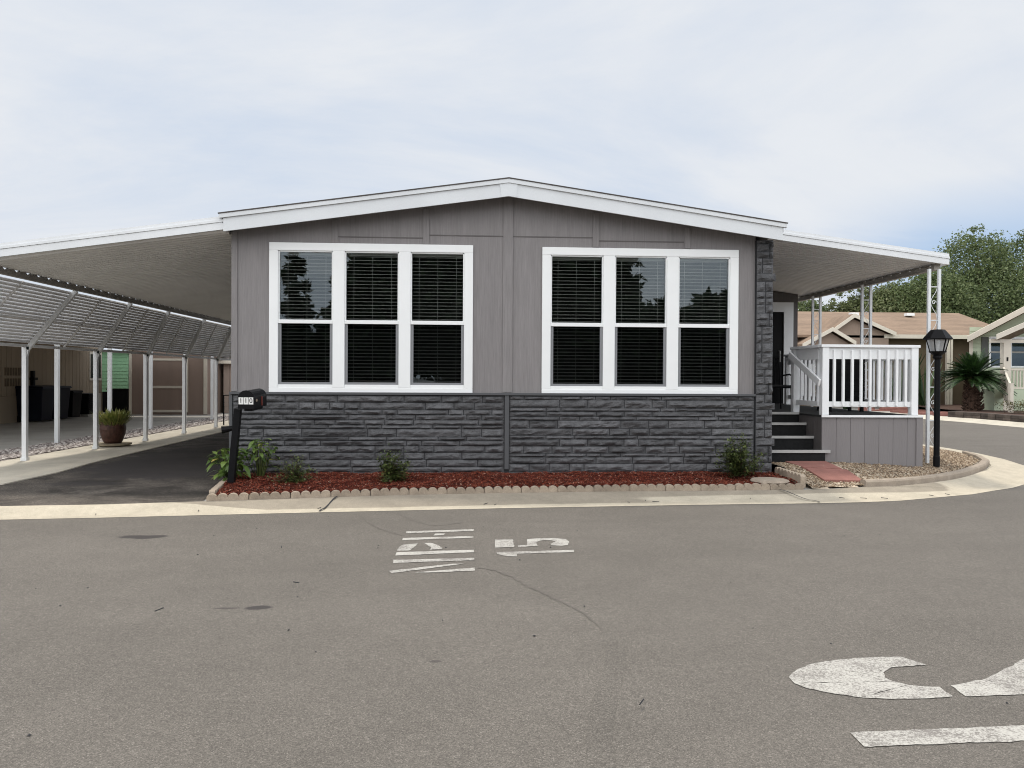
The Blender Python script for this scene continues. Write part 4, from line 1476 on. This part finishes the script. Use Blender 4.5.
S1 = [(1.728, 4.02), (1.818, 4.124), (1.942, 4.205), (2.099, 4.257), (2.261, 4.282), (2.387, 4.292), (2.505, 4.287), (2.536, 4.238), (2.579, 4.163), (2.451, 4.145), (2.355, 4.131), (2.273, 4.061), (2.241, 3.991), (2.26, 3.938), (2.316, 3.892), (2.396, 3.865), (2.461, 3.859), (2.457, 3.738), (2.32, 3.72), (2.122, 3.719), (1.98, 3.747), (1.863, 3.802), (1.761, 3.87), (1.723, 3.938)]
S1 = [[S1[i] for i in q] for q in ((0, 1, 2, 12, 13, 23), (2, 3, 4, 11, 12), (4, 5, 6, 7, 8, 9, 10, 11), (23, 13, 14, 20, 21, 22), (14, 15, 16, 17, 18, 19, 20))]
cxs, cys = 2.495, 3.80
S2 = [[(2 * cxs - x, 2 * cys - y) for x, y in q] for q in S1]
S2 = [[(2.531, 3.873), (2.642, 3.905), (2.772, 3.95), (2.836, 3.746), (2.666, 3.741), (2.522, 3.735)], [(2.772, 3.95), (2.897, 4.026), (3.01, 4.102), (3.2, 4.23), (3.25, 3.75), (2.836, 3.746)],
      [(3.2, 4.23), (3.34, 4.27), (3.48, 4.26), (3.60, 4.16), (3.63, 4.0), (3.56, 3.86), (3.42, 3.78), (3.25, 3.75)]]
marks(stp, 'letter_s', S1 + S2)
marks(stp, 'letter_t', [[(1.737, 3.374), (1.732, 3.242), (3.4, 3.285), (3.4, 3.425), (2.582, 3.409)], [(3.05, 3.02), (3.4, 3.02), (3.4, 3.28), (3.05, 3.27)][:0] or [(3.402, 3.60), (3.56, 3.58), (3.56, 3.05), (3.402, 3.05)]])
def strip(name, pts, w, z, m, rr, wob=.02):
    b = MB()
    P = []
    for a, c in zip(pts, pts[1:]):
        for i in range(8):
            P.append((lerp(a[0], c[0], i / 8) + rr.uniform(-wob, wob), lerp(a[1], c[1], i / 8) + rr.uniform(-wob, wob)))
    P.append(pts[-1])
    n = len(P)
    vs = []
    for i, p in enumerate(P):
        a, c = Vector(P[max(0, i - 1)]), Vector(P[min(n - 1, i + 1)])
        d = (c - a).normalized()
        ww = w * (rr.uniform(.5, 1.2) if wob else 1) * (.3 if i in (0, n - 1) else 1)
        vs += [(p[0] - d.y * ww, p[1] + d.x * ww, z), (p[0] + d.y * ww, p[1] - d.x * ww, z)]
    b.add(vs, [(2 * i, 2 * i + 1, 2 * i + 3, 2 * i + 2) for i in range(n - 1)])
    return struct(b.build(name, m))


rr = random.Random(8)
strip('road_crack', [(-1.25, 9.0), (-1.09, 8.57), (-0.95, 8.21), (-0.78, 7.95), (-0.64, 7.81)], .008, .0025, 'crack', rr)
strip('road_crack', [(0.1, 6.48), (0.24, 6.35), (0.37, 6.16), (0.47, 5.88), (0.56, 5.67), (0.65, 5.49), (0.74, 5.34), (0.81, 5.12), (0.86, 4.81)], .010, .0025, 'crack', rr)
strip('road_crack', [(-0.83, 9.11), (-0.62, 8.63), (-0.36, 8.3), (-0.04, 8.5)], .008, .0025, 'crack', rr)
strip('paving_seam', [(0.9, 4.61), (0.82, 4.19), (0.71, 3.84), (0.64, 3.59), (0.58, 3.33), (0.56, 3.12), (0.54, 2.99)], .06, .002, 'asphalt_seam', rr, 0)
# small litter on the asphalt
r = random.Random(31)
lit = MB()
for i in range(42):
    x, y = r.uniform(-4.5, 4.5), r.uniform(3.4, 9)
    pebble(lit, x, y, .004, r.uniform(.005, .011), r)
for i in range(22):
    x = r.uniform(-4.5, 7)
    y = interp(GF, x) + r.uniform(-.05, .35) if i < 16 else r.uniform(3.5, 8)
    a = r.uniform(0, PI)
    l = r.uniform(.03, .09)
    lit.tube([(x, y, .03), (x + l * math.cos(a), y + l * math.sin(a), .034)], .004, 4)
struct(lit.build('road_grit', 'stone_back'), 'stuff')

# ------------------------------------------------------------------ neighbour on the driveway side
nh = thing('neighbour_house', 'tan vertical-sided house in deep shade beyond the driveway', 'house', (-14.3, 24, .1))
XN = -14.3
b = MB()
for i in range(52):
    y0 = 18.0 + i * .25
    b.box(XN - .1, XN, y0 + .006, y0 + .244, .95, 3.1)
b.build('wall', 'tan_siding', nh)
MB().box(XN - .12, XN - .09, 18, 31, .1, 3.1).box(XN - 6, XN - .12, 30.88, 31, .1, 3.1).build('wall_core', 'house_dark', nh)
MB().box(XN - .1, XN + .015, 18, 31, .1, .94).build('skirt', 'tan_siding', nh)
MB().box(XN - 6.5, XN + .4, 17.6, 31.4, 3.1, 3.3).build('roof', 'shingle', nh)
w = MB().box(XN, XN + .03, 29.95, 31.0 - .1, 1.42, 2.5).build('window', 'cream_trim', nh)
MB().box(XN + .02, XN + .034, 30.02, 30.83, 1.5, 2.42).build('pane', 'glass_dark', w)
b = MB()
for r0 in range(2):
    for i in range(8):
        yy = 24.65 + i * .14
        b.box(XN + .0, XN + .012, yy, yy + .09, 1.25 + r0 * .34, 1.50 + r0 * .34)
b.build('lattice_vent', 'house_dark', nh)
MB().box(XN, XN + .1, 26.05, 26.16, 1.25, 1.75).box(XN, XN + .16, 26.0, 26.2, 1.45, 1.53).build('wall_light', 'black_metal', nh)
nc = thing('neighbour_carport', 'flat carport roof on slim white posts over the tan house driveway', 'carport', (-8.7, 22, .1))
MB().box(-14.2, -8.85, 13.0, 29.6, 2.80, 2.9).build('roof', 'soffit', nc)
MB().box(-8.85, -8.80, 13.0, 29.6, 2.72, 2.95).build('fascia', 'beam', nc)
for x, y in ((-8.91, 17.26), (-8.81, 19.5), (-8.745, 21.79), (-8.69, 24.2), (-8.64, 26.58), (-8.6, 28.9)):
    MB().box(x - .04, x + .04, y - .04, y + .04, .1, 2.8).build('post', 'alu_white', nc)


def bin_(label, x, y, w, d, h, m='navy'):
    t = thing('wheeled_bin', label, 'bin', (x, y, .105))
    z = .105
    MB().prism([(-1, -1), (1, -1), (1, 1), (-1, 1)], lambda p: (x + p[0] * d * .42, y + p[1] * w * .42, z + .05), lambda p: (x + p[0] * d * .5, y + p[1] * w * .5, z + h - .08)).build('body', m, t, bevel=.02)
    MB().prism([(-.52, 0), (.54, 0), (.50, .07), (-.45, .09)], lambda p: (x + p[0] * d, y - w * .52, z + h - .078 + p[1]), lambda p: (x + p[0] * d, y + w * .52, z + h - .078 + p[1])).build('lid', m, t)
    for s in (-1, 1):
        MB().tube([(x - d * .40, y + s * w * .40 - .03, z + .1), (x - d * .40, y + s * w * .40 + .03, z + .1)], .1, 12).build('wheel', 'black_plastic', t)
    MB().tube([(x - d * .55, y - w * .4, z + h - .1), (x - d * .55, y + w * .4, z + h - .1)], .015, 6).build('handle', m, t)


bin_('large dark blue wheeled bin nearest the street against the tan house', -13.9, 25.6, .75, .85, 1.15)
bin_('large dark blue wheeled bin in the middle of the three by the tan house', -13.9, 26.6, .75, .85, 1.15)
bin_('smaller black wheeled bin farthest from the street by the tan house', -13.9, 27.6, .65, .7, .98, 'black_plastic')
ac = thing('air_conditioner', 'dark air conditioner box on the slab below the tan house window', 'air conditioner', (-13.95, 29.2, .105))
MB().box(-14.25, -13.7, 28.7, 29.2, .2, .95).build('case', 'black_plastic', ac, bevel=.02)
MB().box(-14.25, -13.7, 29.22, 29.6, .2, .95).build('side_panel', 'concrete_grey', ac)
b = MB()
for i in range(8):
    b.box(-13.7, -13.68, 28.74, 29.16, .28 + i * .08, .31 + i * .08)
b.build('grille', 'black_metal', ac)
MB().box(-14.2, -13.75, 28.75, 29.5, .105, .2).build('pad', 'concrete_grey', ac)
cab = tag(recenter(MB().box(-14.0, -13.2, 30.75, 31.3, .105, 1.05).box(-14.02, -13.18, 30.73, 31.32, 1.05, 1.09).build('storage_cabinet', 'black_plastic')), 'black storage cabinet beside the corner of the tan house', 'cabinet')
stt = tag(recenter(MB().lathe([(.08, 0), (.10, .05), (.05, .12), (.07, .25), (.09, .32), (.05, .42), (.06, .48), (.02, .55)], -13.95, 30.85, 8, 1.09).build('ornament', 'black_metal')), 'dark slender ornament standing on the black storage cabinet', 'ornament')

gs = thing('mint_shed', 'mint green lap-sided shed beyond the tan house', 'shed', (-13.8, 32.5, .1))
b = MB()
for i in range(12):
    z = .95 + i * .14
    b.prism([(0, 0), (.02, 0), (.004, .14), (0, .14)], lambda p: (-15.6, 32.4 - p[0], z + p[1]), lambda p: (-13.9, 32.4 - p[0], z + p[1]))
b.build('wall', 'mint', gs)
MB().box(-15.6, -13.9, 32.4, 34.5, .1, 2.63).build('wall_core', 'mint', gs)
MB().box(-15.6, -13.9, 32.385, 32.399, .1, .94).build('skirt', 'black_plastic', gs)
MB().prism([(-15.8, 2.92), (-13.55, 2.58), (-13.55, 2.66), (-15.8, 3.0)], lambda p: (p[0], 32.1, p[1]), lambda p: (p[0], 34.7, p[1])).build('roof', 'white_paint', gs)

bs = thing('brown_shed', 'brown shed with pale trimmed double door at the end of the neighbour slab', 'shed', (-11.6, 30.5, .1))
XS0, XS1, YS = -13.05, -10.1, 30.5
zsr = lambda x: 2.98 - abs(x + 11.75) * .30 if x > -11.75 else 2.98 - abs(x + 11.75) * .28
MB().prism([(XS0, .1), (XS1, .1), (XS1, zsr(XS1)), (-11.75, 2.98), (XS0, zsr(XS0))], lambda p: (p[0], YS, p[1]), lambda p: (p[0], YS + 4, p[1])).build('wall', 'brown_siding', bs)
for (xa, xb) in ((XS0 - .15, -11.75), (-11.75, XS1 + .15)):
    MB().prism([(xa, zsr(xa) + .005), (xb, zsr(xb) + .005), (xb, zsr(xb) + .09), (xa, zsr(xa) + .09)], lambda p: (p[0], YS - .2, p[1]), lambda p: (p[0], YS + 4.1, p[1])).build('roof', 'cream_trim', bs)
d = MB().box(-12.2, -10.95, YS - .03, YS - .002, .2, 2.2).build('door', 'brown_siding', bs)
MB().box(-12.28, -12.2, YS - .05, YS - .002, .2, 2.28).box(-10.95, -10.82, YS - .05, YS - .002, .2, 2.28).box(-12.2, -10.95, YS - .05, YS - .002, 2.2, 2.28).box(-12.2, -10.95, YS - .05, YS - .031, 1.13, 1.22).box(-12.2, -10.95, YS - .05, YS - .031, .2, .29).build('trim', 'cream_trim', d)
MB().box(XS1 - .13, XS1 + .005, YS - .03, YS - .002, .12, zsr(XS1) - .01).box(XS0, XS0 + .1, YS - .03, YS - .002, .12, zsr(XS0) - .01).build('corner_board', 'cream_trim', bs)
MB().box(-10.98, -10.95, YS - .09, YS - .05, 1.0, 1.2).build('handle', 'black_metal', d)

ph = thing('pink_beige_house', 'pinkish beige sided building with grey roof behind the driveway end', 'building', (-8.2, 31, .1))
b = MB()
for i in range(16):
    x0 = -9.95 + i * .25
    b.box(x0 + .005, x0 + .245, 32.0, 32.08, .1, 2.12)
b.build('wall', 'pink_siding', ph)
MB().box(-9.95, -5.9, 32.08, 36, .1, 2.12).build('wall_core', 'pink_siding', ph)
MB().box(-10.15, -5.8, 31.75, 31.78, 2.12, 2.24).build('fascia', 'cream_trim', ph)
MB().prism([(31.76, 2.14), (36.2, 3.2), (36.2, 3.28), (31.76, 2.24)], lambda p: (-10.1, p[0], p[1]), lambda p: (-5.8, p[0], p[1])).build('roof', 'shingle', ph)
hf = thing('wire_handrail', 'thin dark handrail with wire mesh at the driveway end', 'handrail', (-7.3, 24, .1))
MB().tube([(-7.45, 24.0, .11), (-7.45, 24.0, 1.02), (-6.6, 24.5, 1.05), (-6.6, 24.5, .11)], .022, 6).build('frame', 'black_metal', hf)
b = MB()
for i in range(6):
    t = (i + 1) / 7
    b.tube([(lerp(-7.45, -6.6, t), 24 + .5 * t, .15), (lerp(-7.45, -6.6, t), 24 + .5 * t, 1.02)], .004, 4)
for i in range(7):
    b.tube([(-7.45, 24, .2 + i * .12), (-6.6, 24.5, .2 + i * .12)], .004, 4)
b.build('mesh_panel', 'fence_wire', hf)

# ------------------------------------------------------------------ across the side street
far = [(20.35, 14)] + [(x + (.62 if i < 6 else .2), y + (0 if i < 6 else .6)) for i, (x, y) in enumerate(WF)] + [(9, 37.7), (9, 70), (60, 70), (60, 12)]
struct(MB().sheet(far, .11).build('far_lot', 'concrete_grey'))
FB = [(x + (.62 if i < 6 else .2), y + (0 if i < 6 else .6)) for i, (x, y) in enumerate(WF)]
ribbon('kerb', WF, FB, [(0, .003), (.5, .035), (.8, .12), (1, .13)], 'concrete')
# retaining wall of dark blocks
rw = MB()
path = walk([(20.2, 18), (19.85, 23), (19.6, 26.2), (19.62, 28.4), (19.36, 30.0)], .42)
for c in range(2):
    for i, (a, b_) in enumerate(zip(path, path[1:])):
        d = (b_ - a).normalized()
        o0 = .02 * (i % 2)
        q = [a + d * .01, b_ - d * .01]
        sdn = Vector((d.y, -d.x))
        pts = [q[0] - sdn * o0, q[1] - sdn * o0, q[1] + sdn * .3, q[0] + sdn * .3]
        rw.slab([tuple(p) for p in pts], .112 + c * .125, .112 + c * .125 + .12)
tag(recenter(rw.build('block_wall', 'block', bevel=.012)), 'low dark brown block retaining wall along the far kerb', 'retaining wall')
raised = [(20.0, 18), (19.75, 26.2), (19.75, 28.4), (19.45, 30.1), (21, 31.5), (24, 45), (60, 45), (60, 12), (19.9, 12)]
struct(MB().sheet(raised, .30).build('planting_bed', 'soil'))
b = MB()
rr = random.Random(3)
for i in range(26):
    x, y = rr.uniform(18.9, 21.2), rr.uniform(30.6, 37)
    b.box(x, x + rr.uniform(.5, 1.1), y, y + .3, .11, .16 + .1 * rr.random())
tag(recenter(b.build('paver_path', 'paver_red')), 'stacked reddish pavers between the palm and the lamp post across the street', 'paving')


def leaf_mass(b, blobs, n, size, r, drop=.3):
    """leaf faces grouped in clumps through blob volumes; blobs: (x,y,z,rx,rz)"""
    wsum = [bl[3] ** 2 * bl[4] for bl in blobs]
    clumps = []
    for bl, w in zip(blobs, wsum):
        k = max(6, int(w / sum(wsum) * n / 34))
        for i in range(k):
            while True:
                v = Vector((r.uniform(-1, 1), r.uniform(-1, 1), r.uniform(-1, 1)))
                if .25 < v.length < 1:
                    break
            v = v.normalized() * (v.length ** .6) * r.uniform(.85, 1.08)
            clumps.append((Vector((bl[0] + v.x * bl[3], bl[1] + v.y * bl[3], bl[2] + v.z * bl[4])), bl[3] * r.uniform(.09, .19)))
    for c, cr in clumps:
        for i in range(34):
            p = c + Vector((r.gauss(0, 1), r.gauss(0, 1), r.gauss(0, .8) - drop * r.random())) * cr
            d = Vector((r.gauss(0, 1), r.gauss(0, 1), r.gauss(0, .7) - drop)).normalized()
            s = d.cross(Vector((r.gauss(0, 1), r.gauss(0, 1), r.gauss(0, 1)))).normalized()
            L, w = size * r.uniform(.7, 1.5), size * r.uniform(.25, .5)
            b.add([tuple(p - s * w), tuple(p + d * L * .5 - s * w * .9), tuple(p + d * L), tuple(p + s * w)], [(0, 1, 2, 3)])


def tree(name, label, x, y, blobs, n, size, m, seed, trunk_r=.25, group=None, base=.05, drop=.3):
    r = random.Random(seed)
    t = thing(name, label, 'tree', (x, y, base), group)
    b = MB()
    leaf_mass(b, [(x + q[0], y + q[1], q[2], q[3], q[4]) for q in blobs], n, size, r, drop)
    b.build('crown', m, t)
    tb = MB()
    zc = min(q[2] for q in blobs)
    mid = Vector((x + r.uniform(-.2, .2), y, base + zc * .55))
    tb.tube([(x, y, base - .2), (x, y, base + .3), tuple(mid)], [trunk_r * 1.3, trunk_r, trunk_r * .8], 9)
    for q in blobs:
        e = Vector((x + q[0], y + q[1], q[2]))
        k = mid.lerp(e, .5) + Vector((r.uniform(-.3, .3), r.uniform(-.3, .3), .2))
        tb.tube([tuple(mid), tuple(k), tuple(e)], [trunk_r * .6, trunk_r * .38, trunk_r * .1], 6)
    tb.build('trunk', 'bark', t)
    return t


G = 'trees behind the houses across the side street'
tree('broad_tree', 'tallest dense green tree behind the green house at the picture edge', 38.5, 55,
     [(-.5, 0, 7.0, 4.2, 3.2), (-1.0, 0, 10.4, 2.6, 2.1), (2.9, 1, 9.8, 2.9, 2.4), (-3.6, .5, 6.0, 2.6, 2.8), (4.4, 0, 5.5, 3.5, 3.5), (-.8, .3, 12.1, 1.0, .9), (3.4, 0, 11.9, 1.4, 1.0), (0.9, -1, 4.2, 4, 2.5)], 85000, .15, 'leaf_tree', 41, .4, G)
tree('broad_tree', 'dark green tree between the tallest tree and the porch post', 32.6, 53,
     [(0, 0, 6.2, 2.9, 2.6), (.9, 0, 8.3, 1.7, 1.4), (-1.6, .3, 6.6, 1.9, 1.8), (2.0, 0, 5.4, 2.4, 2.4)], 46000, .15, 'leaf_tree', 42, .33, G)
tree('broad_tree', 'olive green tree rising above the middle pair of porch posts', 29.9, 54,
     [(0, 0, 5.6, 2.3, 2.3), (.6, 0, 7.4, 1.3, 1.1), (-.9, .2, 6.2, 1.3, 1.4), (1.6, 0, 5.2, 1.7, 1.9)], 34000, .15, 'leaf_olive', 43, .3, G)
tree('slender_tree', 'thin airy tree with open top between two pairs of porch posts', 27.6, 54,
     [(0, 0, 5.6, 1.4, 1.8), (.4, 0, 7.9, .8, 1.2), (-.9, 0, 7.0, .7, 1.0), (1.1, 0, 6.8, .6, .9)], 6500, .15, 'leaf_olive', 44, .2, G)
tree('broad_tree', 'bushy light green tree beside the porch door behind the far roof', 25.3, 56,
     [(0, 0, 4.9, 2.0, 2.2), (-.6, 0, 6.5, 1.4, 1.2), (1.0, 0, 6.1, 1.1, 1.2), (-2.4, 0, 5.3, 1.6, 1.9)], 24000, .14, 'leaf_tree', 45, .28, G)

# brown house
bh = thing('brown_house', 'brown house with tan shingle roof and two small front gables across the side street', 'house', (21, 40, .1))
YH = 40.0
MB().box(16.2, 27.5, YH + .6, YH + 9, .1, 3.9).build('wall', 'house_dark', bh)
MB().prism([(YH - .1, 3.98), (YH + 5.5, 5.72), (YH + 11, 4.0), (YH + 11, 3.85), (YH - .1, 3.85)], lambda p: (15.0, p[0], p[1]), lambda p: (30.0, p[0], p[1])).build('roof', 'shingle_tan', bh)
MB().box(22.2, 30.0, YH - .14, YH - .1, 3.83, 4.04).build('fascia', 'cream_trim', bh)


def gable(xl, xp_, xr, zl, zp_, zr, y, yb):
    k = MB().prism([(xl + .25, 3.0), (xr - .25, 3.0), (xr - .25, zr), (xp_, zp_ - .12), (xl + .25, zl)], lambda p: (p[0], y + .3, p[1]), lambda p: (p[0], yb, p[1])).build('gable_wall', 'house_brown', bh)
    for (xa, za, xb, zb) in ((xl, zl, xp_, zp_), (xp_, zp_, xr, zr)):
        MB().prism([(xa, za), (xb, zb), (xb, zb + .1), (xa, za + .1)], lambda p: (p[0], y + .02, p[1]), lambda p: (p[0], yb, p[1])).build('gable_roof', 'shingle_tan', bh)
        MB().prism([(xa, za - .10), (xb, zb - .10), (xb, zb + .11), (xa, za + .11)], lambda p: (p[0], y - .03, p[1]), lambda p: (p[0], y + .018, p[1])).build('rake_board', 'cream_trim', bh)


gable(19.35, 20.42, 22.7, 4.25, 5.0, 4.03, YH - .4, YH + 4)
gable(17.3, 18.9, 20.15, 3.35, 4.22, 3.5, YH - 1.1, YH + 3)
MB().box(15.0, 19.2, YH - .35, YH - .31, 3.25, 3.42).build('fascia', 'cream_trim', bh)
MB().box(25.7, 25.86, YH - .1, YH + .06, .1, 3.83).box(25.9, 26.02, YH - .1, YH + .06, .1, 3.83).build('carport_post', 'cream_trim', bh)
for x in (22.6, 26.0):
    MB().box(x, x + .45, YH + 4.2, YH + 4.55, 5.42, 5.58).build('roof_vent', 'white_paint', bh)

# green house
gh = thing('green_house', 'pale green lap-sided house with white gable boards and porch across the side street', 'house', (25, 34, .3))
YG = 34.0
b = MB()
for i in range(17):
    z = .9 + i * .185
    b.prism([(0, 0), (.022, 0), (.004, .185), (0, .185)], lambda p: (22.95, YG - p[0], z + p[1]), lambda p: (31, YG - p[0], z + p[1]))
b.build('siding_front', 'sage', gh)
MB().prism([(22.95, .3), (31, .3), (31, 6.2), (27.9, 6.2), (22.95, 3.7)], lambda p: (p[0], YG, p[1]), lambda p: (p[0] + 7, YG + 9, p[1])).build('wall', 'sage', gh)
MB().box(22.93, 23.1, YG - .035, YG - .024, .3, 3.5).build('corner_board', 'cream_trim', gh)
sl_ = .515
MB().prism([(22.38, 3.33), (28.6, 3.33 + 6.22 * sl_), (28.6, 3.6 + 6.22 * sl_), (22.38, 3.6)], lambda p: (p[0], YG - .75, p[1]), lambda p: (p[0], YG - .70, p[1])).build('rake_board', 'cream_trim', gh)
MB().prism([(22.38, 3.40), (28.6, 3.40 + 6.22 * sl_), (28.6, 3.66 + 6.22 * sl_), (22.38, 3.66)], lambda p: (p[0] + .01, YG - .698, p[1] - .05), lambda p: (p[0] + 7.5, YG + 9, p[1] - .05)).build('roof', 'shingle_tan', gh)
YV = 32.2
MB().prism([(22.62, 3.36), (28, 3.36 + 5.38 * .43), (28, 3.58 + 5.38 * .43), (22.62, 3.58)], lambda p: (p[0], YV - .5, p[1]), lambda p: (p[0], YV - .45, p[1])).build('rake_board', 'cream_trim', gh)
MB().prism([(22.62, 3.40), (28, 3.40 + 5.38 * .43), (28, 3.62 + 5.38 * .43), (22.62, 3.62)], lambda p: (p[0] + .01, YV - .448, p[1] - .05), lambda p: (p[0] + 1.9, YG - .03, p[1] - .05)).build('porch_roof', 'shingle_tan', gh)
MB().box(22.7, 28, YV, YV + .1, 3.25, 3.40).build('porch_beam', 'cream_trim', gh)
MB().box(23.30, 23.62, YV, YV + .25, .3, 3.25).build('porch_post', 'cream_trim', gh)
MB().box(22.9, 28, YV + .02, YG - .03, .3, 1.22).build('porch_floor', 'sage', gh)
b = MB()
for i in range(26):
    x = 23.65 + i * .15
    b.box(x, x + .05, YV + .08, YV + .12, 1.32, 2.05)
b.box(23.6, 28, YV + .06, YV + .14, 2.05, 2.14).box(23.6, 28, YV + .07, YV + .13, 1.24, 1.32)
b.build('porch_railing', 'cream_trim', gh)
b = MB()
n = 11
for i in range(n):
    t = i / (n - 1)
    x = lerp(22.35, 23.25, t)
    y = lerp(30.5, YV, t)
    b.box(x - .03, x + .03, y - .03, y + .03, lerp(.45, 1.25, t), lerp(1.35, 2.1, t))
b.bar((22.3, 30.4, 1.38), (23.3, YV, 2.14), .08, .1)
b.bar((22.3, 30.4, .62), (23.3, YV, 1.38), .08, .1)
b.box(22.22, 22.36, 30.3, 30.44, .3, 1.5)
b.prism([(30.45, .3), (30.45, .5), (YV, 1.25), (YV, .9)], lambda p: (lerp(22.33, 23.28, (p[0] - 30.45) / (YV - 30.45)), p[0], p[1]), lambda p: (lerp(22.38, 23.33, (p[0] - 30.45) / (YV - 30.45)), p[0], p[1]))
b.build('stair_railing', 'cream_trim', gh)
for (xa, xb) in ((23.95, 24.55), (24.95, 25.75)):
    w = MB().box(xa - .09, xb + .09, YG - .05, YG - .026, 2.2, 3.62).build('window', 'white_paint', gh)
    MB().box(xa, xb, YG - .06, YG - .051, 2.95, 3.52).box(xa, xb, YG - .06, YG - .051, 2.28, 2.87).build('pane', 'glass_dark', w)
    MB().box(xa, xb, YG - .0505, YG - .0502, 2.28, 3.52).build('curtain', 'concrete_grey', w)
MB().box(23.5, 23.82, YG - .05, YG - .026, 2.2, 3.6).build('shutter', 'shutter', gh)
MB().box(24.62, 24.8, YG - .05, YG - .026, 2.2, 3.6).build('shutter', 'shutter', gh)
text = None
MB().box(23.42, 23.50, YV - .012, YV - .002, 2.45, 2.62).build('house_plaque', 'black_plastic', gh)

# sago palm
SX, SY = 21.75, 32.0
sg = thing('sago_palm', 'dark sago palm with arching fronds in front of the green house stairs', 'palm', (SX, SY, .3))
r = random.Random(77)
b = MB()
b.tube([(SX, SY, .2), (SX + .02, SY, .7), (SX + .04, SY, 1.5), (SX + .05, SY, 1.75)], [.36, .28, .24, .20], 12)
for i in range(170):
    a, z = r.uniform(0, 2 * PI), r.uniform(.3, 1.65)
    rad = lerp(.34, .23, (z - .3) / 1.35)
    p = Vector((SX + .03 + rad * math.cos(a), SY + rad * math.sin(a), z))
    b.bar(tuple(p), tuple(p + Vector((math.cos(a) * .10, math.sin(a) * .10, .10))), .07, .035)
b.build('trunk', 'palm_bark', sg)
b = MB()
for i in range(140):
    a = r.uniform(0, 2 * PI)
    e = r.uniform(-.12, 1.25)
    L = r.uniform(1.1, 1.65)
    d = Vector((math.cos(a) * math.cos(e), math.sin(a) * math.cos(e), math.sin(e)))
    p = Vector((SX + .05, SY, 1.72))
    pts = []
    for k in range(15):
        t = k / 14
        pts.append(p + d * (L * t) + Vector((0, 0, -.42 * L * t * t * math.cos(e))))
    b.tube([tuple(q) for q in pts[::3]] + [tuple(pts[-1])], .014, 4)
    for k in range(2, 15):
        q = pts[k]
        dd = (pts[k] - pts[k - 1]).normalized()
        s = dd.cross(Vector((0, 0, 1)))
        s = s.normalized() if s.length > .01 else Vector((1, 0, 0))
        ll = .30 * math.sin(PI * min(.95, .15 + .8 * k / 14))
        for sg_ in (-1, 1):
            for h_ in (0, .5):
                q2 = q - (pts[k] - pts[k - 1]) * h_
                tip = q2 + (s * sg_ + dd * .75 + Vector((0, 0, .3))).normalized() * ll
                b.add([tuple(q2 - dd * .024), tuple(q2 + dd * .024), tuple(tip)], [(0, 1, 2)])
b.build('fronds', 'leaf_cycad', sg)


def hedge(label, x0, x1, y0, y1, z0, h, n, seed, m='leaf_hedge', name='hedge'):
    r = random.Random(seed)
    b = MB()
    for i in range(n):
        x, y = r.uniform(x0, x1), r.uniform(y0, y1)
        hh = h * (.78 + .35 * noise.noise((x * 2.3, y * 2.3, seed)))
        z = z0 + hh * (r.random() ** .5)
        leaf(b, (x, y, z), (r.gauss(0, 1), r.gauss(0, 1), r.uniform(-.2, 1)), r.uniform(.06, .11), r.uniform(.03, .05), .2, 2)
    return tag(recenter(b.build(name, m)), label, 'hedge')


hedge('low brownish green hedge on the block wall below the green house', 21.3, 26.5, 28.6, 30.0, .3, .55, 5200, 5)


def spiky(label, x, y, z, n, L, seed, m='leaf_dark'):
    r = random.Random(seed)
    b = MB()
    for i in range(n):
        a = r.uniform(0, 2 * PI)
        leaf(b, (x + r.uniform(-.15, .15), y + r.uniform(-.15, .15), z), (math.cos(a) * r.uniform(.1, .6), math.sin(a) * .5, 1), L * r.uniform(.7, 1.1), .16, r.uniform(0, .35), 4)
    tag(recenter(b.build('strappy_plant', m)), label, 'plant')


spiky('dark strappy plant below the lower front gable of the brown house', 19.2, 38.0, .1, 30, 3.3, 61)
spiky('dark strappy plant below the higher front gable of the brown house', 22.0, 37.8, .1, 36, 3.4, 62)
spiky('dark strappy plant next to the garage side of the brown house', 23.4, 38.2, .1, 24, 3.3, 63)

# ------------------------------------------------------------------ across the road, behind the viewer (seen mirrored in the windows)
tree('conifer', 'slim dark conifer mirrored in the window nearest the carport', -8.35, -15,
     [(0, 0, 2.2, 1.3, 1.8), (0, 0, 4.2, .8, 1.5), (.05, 0, 6.0, .55, 1.5), (.1, 0, 7.6, .3, 1.0)], 9000, .25, 'leaf_dark', 71, .2, None, .05, 0)
tree('broad_tree', 'dark spreading tree mirrored in the middle panes of the window by the mailbox', -4.0, -16,
     [(-1.6, 0, 2.4, 2.3, 2.4), (-.9, 0, 5.6, 1.6, 2.2), (.5, 0, 5.0, 2.2, 2.8), (2.2, 0, 4.5, 2.2, 2.8), (.6, 0, 8.6, 1.9, 2.2), (2.4, 0, 8.6, 1.6, 1.6), (-3.8, 0, 1.6, 1.6, 1.6)], 30000, .42, 'leaf_dark', 72, .3, None, .05, 0)
tree('broad_tree', 'dark tall tree mirrored in the panes on both sides of the middle batten', 2.6, -17,
     [(-1.6, 0, 3.4, 2.6, 2.9), (-1, 0, 7.0, 2.4, 2.6), (1.8, 0, 4.0, 2.6, 2.9), (1.8, 0, 7.6, 2.4, 2.4), (4.2, 0, 3.2, 2, 2.6), (4.4, 0, 6.6, 1.8, 2.2), (0.3, .5, 9.4, 2.4, 1.8)], 34000, .42, 'leaf_dark', 73, .35, None, .05, 0)
tree('broad_tree', 'round-topped tree mirrored low in the panes by the stone pillar', 10.0, -16,
     [(-2.4, 0, 3.4, 1.9, 2.6), (0, 0, 2.6, 2.0, 2.2), (2.2, 0, 3.0, 2.2, 2.4), (4.6, 0, 2.6, 2.2, 2.3), (2.8, 0, 5.0, 1.3, 1.0), (-.2, 0, 4.6, .9, .8)], 24000, .42, 'leaf_dark', 74, .3, None, .05, 0)
